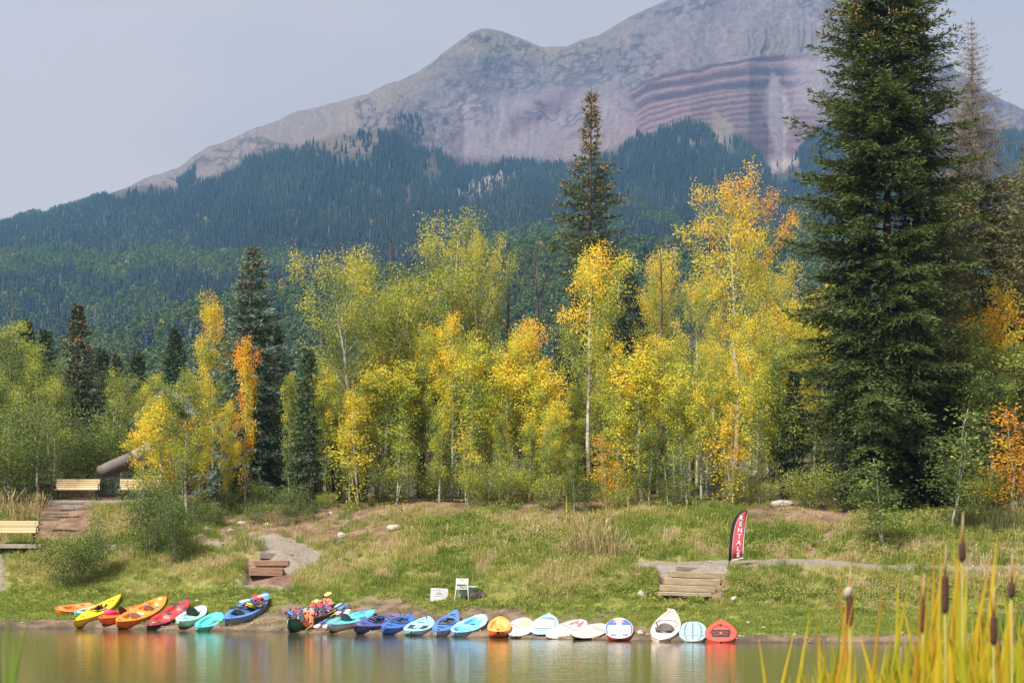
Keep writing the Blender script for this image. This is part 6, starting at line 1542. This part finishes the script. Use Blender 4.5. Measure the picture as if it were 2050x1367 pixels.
def chair():
    p = gp(925, 1203, 0); s = p.y/FPX; root = empty('folding_chair', p, -.06, 'white metal folding chair in front of the pale green tub', 'chair')
    WM = plain((.78, .78, .76), .35, var=.05); w = .40; H = 46*s
    for sg in (-1, 1):
        MB().tube([(sg*w*.60, -.22, 0), (sg*w*.50, -.04, H*.52), (sg*w*.43, .08, H)], .014, 7).build('leg', WM, root, True)
        MB().tube([(sg*w*.50, .30, 0), (sg*w*.48, .02, H*.42), (sg*w*.46, -.05, H*.55)], .013, 7).build('leg', WM, root, True)
    MB().box((0, .12, H*.53), (w*.98, .38, .028), bev=.01).build('seat', WM, root)
    br = MB(); n = 10; Mx = Matrix.Rotation(-.12, 3, 'X')
    for (x0, x1, z0, z1) in ((-.21, -.045, .0, .19), (.045, .21, .0, .19), (-.045, .045, .0, .12), (-.045, .045, .15, .19)):
        br.box(Vector((0, .055, H-.20))+Mx @ Vector(((x0+x1)/2, 0, (z0+z1)/2)), (x1-x0-.0006, .022, z1-z0-.0006), Mx)
    br.build('backrest', WM, root); MB().tube([(-w*.5, .28, .16), (w*.5, .28, .16)], .01, 6).build('cross_bar', WM, root)
chair()
def tub():
    p = gp(935, 1198, 0); root = empty('tub', (p.x, p.y+.25, p.z-.02), 0, 'pale green plastic tub on the ground behind the folding chair', 'tub')
    T = plain((.38, .58, .53), .45, var=.08)
    b = MB().lathe([(.27, 0), (.285, .05), (.325, .36), (.345, .40), (.345, .42), (.33, .42), (.31, .37), (.27, .04), (.05, .03)], 28); b.build('body', T, root, True)
    MB().lathe([(.35, .385), (.362, .40), (.352, .425), (.335, .43), (.33, .41)], 28).build('rim', plain((.62, .74, .70), .45), root, True)
    MB().lathe([(.29, .02), (.30, .10), (.302, .105)], 28).build('dark_base', plain((.09, .075, .06), .9, var=.4, scale=9), root, True)  # dark mottled band round the foot of the tub
    for sg in (-1, 1): MB().tube([(sg*.33, -.08, .36), (sg*.41, -.05, .33), (sg*.41, .05, .33), (sg*.33, .08, .36)], .014, 6).build('handle', BLK, root, True)
tub()
def duffel():
    p = gp(956, 1201, 0); root = empty('duffel_bag', (p.x, p.y+.2, p.z), .25, 'dark duffel bag slumped right of the pale green tub', 'bag')
    MB().tube([(x, 0, .13+.02*math.sin(x*9)) for x in np.linspace(-.34, .34, 9)], [.05, .13, .155, .15, .14, .15, .145, .12, .045], 14).build('body', plain((.03, .028, .032), .85, c2=(.10, .06, .05), scale=6), root, True)
    MB().tube([(-.15, -.05, .25), (-.08, -.06, .38), (.08, -.06, .37), (.15, -.05, .25)], .016, 6).build('handle', BLK, root, True)
    MB().tube([(.34, 0, .12), (.5, -.1, .05), (.62, -.06, .03)], .018, 6).build('strap', plain((.25, .25, .26), .8), root, True)
duffel()

# feather flag with its word
def flag():
    Y = 66.0; base = at(1459, 1131, Y); root = empty('feather_flag', base, 0, 'red feather flag reading RENTALS with a black pole sleeve beside the steps', 'flag')
    def q(px, py, dy=0.0): v = at(px, py, Y)-base; v.y = dy; return v
    pole = [(1459, 1133), (1460.8, 1122), (1462, 1095), (1464, 1072), (1468, 1050), (1474, 1035), (1482, 1026), (1491, 1021.5), (1497.5, 1022.5)]
    MB().tube([q(*p) for p in pole], [.014]*6+[.011, .008, .005], 7).build('pole', BLK, root, True)
    L = np.array(pole[1:], float); R = np.array([(1487.5, 1116.5), (1488, 1100), (1489, 1083), (1491, 1066), (1493, 1050), (1494.7, 1040), (1496, 1031), (1497.3, 1024)], float)
    wave = lambda u, k: .035*math.sin(u*4.2+k*.7)*u
    def sheet(u0, u1, name, mat, y0=0., k0=0, k1=7, f0=0., f1=0.):
        n = 8; V = []; F = []
        for s_ in (0, 1):
            for k in range(k0, k1+1):
                for j in range(n+1):
                    u = u0+(u1-u0)*j/n; p = L[k]*(1-u)+R[k]*u
                    if k == k0: p = p+np.array([0, f0])
                    v = q(p[0], p[1], wave(u, k)+y0+(.004 if s_ else -.004)); V.append(v)
        m = n+1; K = k1-k0+1
        for s_ in (0, 1):
            for i in range(K-1):
                for j in range(n): b = s_*K*m+i*m+j; c = (b, b+1, b+m+1, b+m); F.append(c if s_ == 0 else c[::-1])
        N_ = K*m
        for i in range(K-1): F += [(i*m, (i+1)*m, N_+(i+1)*m, N_+i*m), (i*m+n, N_+i*m+n, N_+(i+1)*m+n, (i+1)*m+n)]
        for j in range(n): F += [(j, N_+j, N_+j+1, j+1), ((K-1)*m+j, (K-1)*m+j+1, N_+(K-1)*m+j+1, N_+(K-1)*m+j)]
        return MB().add(V, F).build(name, mat, root, True)
    FR = plain((.60, .085, .115), .8, var=.16, scale=3); FW = plain((.78, .74, .74), .8, var=.05); FB = plain((.018, .018, .02), .8)
    sheet(-.10, .12, 'sleeve', FB, -.012); sheet(.12, .18, 'border', FW); sheet(.18, .94, 'sail', FR, 0, 0, 7); sheet(.94, 1.0, 'border', FW)
    # bottom hem
    V = [q(*(L[0]*(1-u)+R[0]*u+np.array([0, o])), wave(u, 0)+y) for y in (-.007, .007) for o in (-1.6, .4) for u in np.linspace(.14, 1, 9)]
    F = []
    for a, b in ((0, 1), (1, 3), (3, 2), (2, 0)):
        for j in range(8): F.append((a*9+j, a*9+j+1, b*9+j+1, b*9+j))
    MB().add(V, F).build('border', FW, root)
    s = Y/FPX; cs = [(1483.6, 1036.5), (1482.4, 1049), (1481.2, 1061.5), (1479.8, 1073.5), (1478.8, 1086), (1478, 1098.5), (1477.4, 1110)]
    for ch, (cx, cy) in zip('RENTALS', cs):
        cu = bpy.data.curves.new('letter', 'FONT'); cu.body = ch; cu.size = 12.6*s; cu.align_x = 'CENTER'; cu.align_y = 'CENTER'; cu.extrude = .003; cu.offset = .006
        tmp = bpy.data.objects.new('letter_tmp', cu); COL.objects.link(tmp); dg = bpy.context.evaluated_depsgraph_get()
        me = bpy.data.meshes.new_from_object(tmp.evaluated_get(dg)); bpy.data.objects.remove(tmp); bpy.data.curves.remove(cu)
        o = link('letter', me, FW, root); u = (cx-L[3][0])/(R[3][0]-L[3][0]); o.location = q(cx, cy, -.030); o.rotation_euler = (PI/2, .09, 0); o.scale = (1.0, 1, 1)
flag()

# ------------------------------------------------------------------ cattails standing in the near shallows
def cattail_mat(stops):
    m, t, p = new_mat('cattail_leaf'); a = attr(t, 'col'); sp = t.nodes.new('ShaderNodeSeparateColor'); t.links.new(a.outputs['Color'], sp.inputs[0])
    leaf_shader(t, ramp(t, sp.outputs[0], stops), .35, .5, .3); return m
M_CAT = cattail_mat([(0, (.13, .22, .02)), (.35, (.36, .38, .02)), (.6, (.58, .44, .025)), (.85, (.56, .27, .03)), (1, (.30, .12, .04))])
M_CATG = cattail_mat([(0, (.13, .22, .03)), (.6, (.30, .36, .03)), (1, (.46, .44, .04))])
M_HEAD = plain((.075, .032, .02), .95, var=.3, scale=60, bmp=.4); M_STALK = plain((.26, .24, .05), .7, scale=8)
def cat_leaf(root, base, tip, w, hue, bendv, mat=None):
    n = 16; w *= 2.25; V = []; C = []; F = []
    side = Vector((1, random.uniform(-.45, .45), 0)).normalized(); nrm = Vector((0, 0, 1)).cross(side)
    for i in range(n+1):
        u = i/n; p = base+Vector(((tip.x-base.x)*u**3, (tip.y-base.y)*u, (tip.z-base.z)*u))+bendv*(u*(1-u)*1.2)
        hw = w/2*(1-max(0, (u-.55)/.45)**1.7)*(.75+.25*min(1, u*3))+.0008
        for v, o in ((-1, .0), (0, -.35), (1, .0)): V.append(p+side*v*hw+nrm*o*hw); C.append((min(1, max(0, hue-.17+.75*(u-.80))), 0, 0))
    for i in range(n):
        for j in (0, 1): b = i*3+j; F.append((b, b+1, b+4, b+3))
    m = np_mesh('leaf', np.array(V), np.array(F), np.array(C), True); m.materials.append(mat or M_CAT); return link('leaf', m, None, root)
def near_ground(Y): return float(np.interp(Y, [0, 4.5, 6.5, 9], [1.08, .9, 0, -.6]))
def cattail(px, Y, leaves, label, head=None, seed=0):
    """leaves: (tip px, tip py, width px, hue); head: (px, top py, bottom py)"""
    X = (px-1025)*Y/FPX; zb = near_ground(Y); root = empty('cattail', (X, Y, zb), 0, label, 'cattail', 'cattails in the near shallows'); o = Vector((X, Y, zb)); r = random.Random(seed)
    ex = [(px+r.uniform(-45, 45), min(1350, max(l[1] for l in leaves)+r.uniform(-10, 90)), r.uniform(9, 14), r.choice((.15, .3, .45, .55, .6, .7, .8))) for l in leaves*(6 if px > 1740 else 3)] if len(leaves) > 2 and not head else []
    for (tx, ty, w, hue) in leaves+ex:
        b = Vector((r.uniform(-.2, .2), r.uniform(-.06, .06), 0)); Yt = Y+r.uniform(-.25, .25); t = at(tx, ty, Yt)-o
        cat_leaf(root, b, t, w*Y/FPX, hue, Vector((r.uniform(-.3, .3), r.uniform(-.1, .1), 0)), M_CATG if hue < .32 else None)
    if head:
        hx, h0, h1 = head; a = at(hx, h1, Y)-o; c = at(hx+.5, h0, Y)-o; e = at(hx+2, h0-62, Y)-o
        MB().tube([(0, 0, 0), a*.5+Vector((.01, 0, 0)), a], .0045, 6).build('stalk', M_STALK, root, True)
        prof = [(.0, .5), (.02, .85), (.06, 1), (.3, 1.04), (.6, 1.02), (.92, .98), (.98, .8), (1, .4)]
        MB().tube([a.lerp(c, u) for u, _ in prof], [.012*k for _, k in prof], 12).build('seed_head', M_HEAD, root, True)
        MB().tube([c, c.lerp(e, .5), e], [.005, .0045, .0015], 6).build('spike', plain((.36, .26, .12), .8), root, True)
        if hx == 1701: MB().tube([c+Vector((-.012, 0, -.012)), c+Vector((-.008, 0, .008)), c+Vector((0, 0, .022)), c+Vector((.004, 0, .03))], [.010, .016, .013, .004], 10).build('fluff', plain((.40, .34, .27), .95, bmp=.6, scale=40), root, True)
CT = [(1545, 8.0, [(1519, 1275, 10, .62)], 'single short yellow cattail leaf farthest left of the stand', None),
 (1585, 8.2, [(1592, 1256, 10, .60), (1579, 1300, 8, .35)], 'pair of thin yellow cattail leaves left of the brown heads', None),
 (1625, 7.8, [(1622, 1222, 10, .62), (1633, 1218, 9, .85), (1648, 1290, 13, .7), (1610, 1345, 10, .8)], 'cattail clump with a dark bent leaf left of the fluffy head', None),
 (1672, 8.0, [(1678, 1148, 8, .95), (1688, 1212, 10, .40), (1665, 1280, 12, .62), (1700, 1150, 7, .85)], 'tall thin brown-tipped cattail leaves just left of the fluffy head', None),
 (1698, 8.0, [(1714, 1180, 9, .9), (1686, 1260, 10, .45), (1708, 1240, 11, .75)], 'cattail with white fluff on top of its brown head', (1701, 1192, 1250)),
 (1730, 7.7, [(1768, 1175, 9, .85), (1720, 1265, 14, .65), (1742, 1330, 10, .7)], 'cattail clump with one leaf arching right beside the fluffy head', None),
 (1775, 8.1, [(1795, 1178, 11, .50), (1762, 1300, 11, .3), (1785, 1245, 10, .7), (1800, 1150, 8, .7)], 'yellow-green cattail clump in the gap between the two inner heads', None),
 (1815, 7.8, [(1820, 1165, 13, .55), (1845, 1140, 10, .62), (1806, 1205, 11, .7), (1830, 1240, 13, .4), (1838, 1285, 9, .15)], 'dense golden cattail clump left of the slim dark head', None),
 (1846, 8.2, [(1860, 1140, 10, .70), (1848, 1120, 8, .9), (1838, 1260, 12, .5)], 'cattail with a slim dark head second from the left', (1848, 1208, 1263)),
 (1872, 7.9, [(1870, 1090, 8, .90), (1880, 1175, 12, .6), (1862, 1210, 11, .75), (1890, 1130, 10, .7)], 'tall brown-tipped cattail leaves left of the thick head', None),
 (1890, 8.0, [(1885, 1100, 9, .75), (1905, 1170, 13, .5), (1898, 1250, 12, .6)], 'cattail with the thickest brown head in the stand', (1892, 1151, 1225)),
 (1915, 7.7, [(1907, 1072, 12, .52), (1930, 1078, 10, .85), (1918, 1150, 14, .62), (1940, 1200, 13, .6), (1925, 1260, 10, .2)], 'tallest bright yellow cattail clump right of the thick head', None),
 (1930, 8.4, [(1924, 1060, 9, .85), (1936, 1130, 10, .6)], 'cattail carrying the highest and faintest brown head', (1926, 1086, 1122)),
 (1950, 7.8, [(1996, 1076, 13, .68), (1985, 1110, 11, .8), (1945, 1155, 13, .55), (1960, 1215, 12, .7), (1968, 1180, 9, .3)], 'cattail clump with long leaves arching far right', None),
 (1975, 8.0, [(1976, 1150, 10, .9), (1992, 1210, 9, .85), (1970, 1240, 13, .5), (1985, 1290, 11, .6)], 'brown and gold cattail clump left of the low head', None),
 (1988, 7.9, [(1978, 1150, 9, .9), (2000, 1180, 11, .6), (1995, 1300, 12, .55)], 'cattail with the lowest brown head near the right edge', (1989, 1233, 1288)),
 (2015, 7.7, [(2005, 1175, 11, .5), (2028, 1165, 12, .6), (2020, 1230, 14, .45), (2040, 1200, 10, .8)], 'golden cattail clump by the right picture edge', None),
 (2024, 8.1, [(2034, 1120, 8, .85), (2015, 1200, 10, .6)], 'cattail with a short head beside the right picture edge', (2025, 1167, 1195)),
 (2045, 7.8, [(2050, 1165, 12, .75), (2062, 1190, 12, .5), (2035, 1250, 12, .55), (2055, 1260, 11, .3)], 'cattail clump cut by the right picture edge', None),
 (1755, 7.2, [(1740, 1325, 12, .62), (1775, 1290, 12, .55), (1760, 1345, 10, .3)], 'low near cattail leaves below the two inner heads', None),
 (1865, 7.2, [(1850, 1275, 14, .6), (1880, 1262, 13, .5), (1868, 1320, 12, .35), (1900, 1300, 13, .62)], 'low near cattail leaves below the thick head', None),
 (1945, 7.2, [(1935, 1265, 14, .55), (1960, 1290, 14, .62), (1925, 1310, 12, .3), (1980, 1310, 13, .7)], 'low near cattail leaves below the highest head', None),
 (1690, 7.2, [(1678, 1330, 12, .6), (1712, 1310, 13, .68), (1662, 1345, 10, .75)], 'low near cattail leaves below the fluffy head', None),
 (2030, 7.2, [(2018, 1290, 14, .5), (2045, 1275, 14, .62), (2000, 1320, 12, .6)], 'low near cattail leaves at the right picture corner', None),
 (1800, 7.0, [(1790, 1290, 13, .5), (1812, 1265, 13, .6), (1780, 1320, 12, .35)], 'low golden cattail leaves left of the slim dark head, close to the viewer', None),
 (1905, 6.9, [(1890, 1240, 14, .45), (1915, 1225, 14, .6), (1930, 1280, 13, .5)], 'broad yellow-green cattail leaves in front of the tallest clump', None),
 (1985, 6.9, [(1970, 1255, 14, .5), (2000, 1240, 14, .4), (1990, 1310, 13, .6)], 'broad cattail leaves in front of the lowest brown head', None),
 (2055, 7.0, [(2040, 1230, 14, .45), (2065, 1215, 14, .55), (2050, 1290, 13, .6)], 'broad cattail leaves in the lower right corner of the stand', None),
 (1645, 7.4, [(1640, 1270, 11, .6), (1655, 1300, 11, .45), (1628, 1330, 10, .5)], 'short yellow cattail leaves between the bent dark leaf and the fluffy head', None),
 (20, 5.2, [(28, 1250, 15, .12), (60, 1228, 16, .15)], 'two blurred green cattail leaves at the left picture corner', None),
 (-8, 5.0, [(-2, 1225, 14, .12), (12, 1180, 10, .15)], 'blurred green cattail leaf on the left picture edge', None),
 (268, 6.0, [(272, 1347, 9, .14)], 'tip of a blurred green cattail leaf under the orange reflection', None),
 (345, 6.0, [(330, 1360, 7, .14), (350, 1363, 7, .14)], 'tips of two blurred green cattail leaves under the red reflection', None)]
for i, c in enumerate(CT): cattail(c[0], 6.7 if c[4] else c[1], *c[2:], seed=i)
# rushes on the far shore at the right
GR_ = tuft(77, 120, .4, .95, .014, .25); M_RUSH = plain((.12, .20, .035), .7, var=.3, scale=2)
for px, d, s, lab in ((2000, .35, .9, 'green rushes at the far water edge behind the cattails, left clump'), (2035, .4, 1.1, 'green rushes at the far water edge, right clump'), (2065, .4, 1.1, 'green rushes cut by the right picture edge')):
    p = on_ground(px, d); o = link('rush_clump', GR_, M_RUSH); o.location = p; o.scale = (s, s, s); o.rotation_euler = (0, 0, px*.3); tag(o, lab, 'rushes', 'rush clumps')
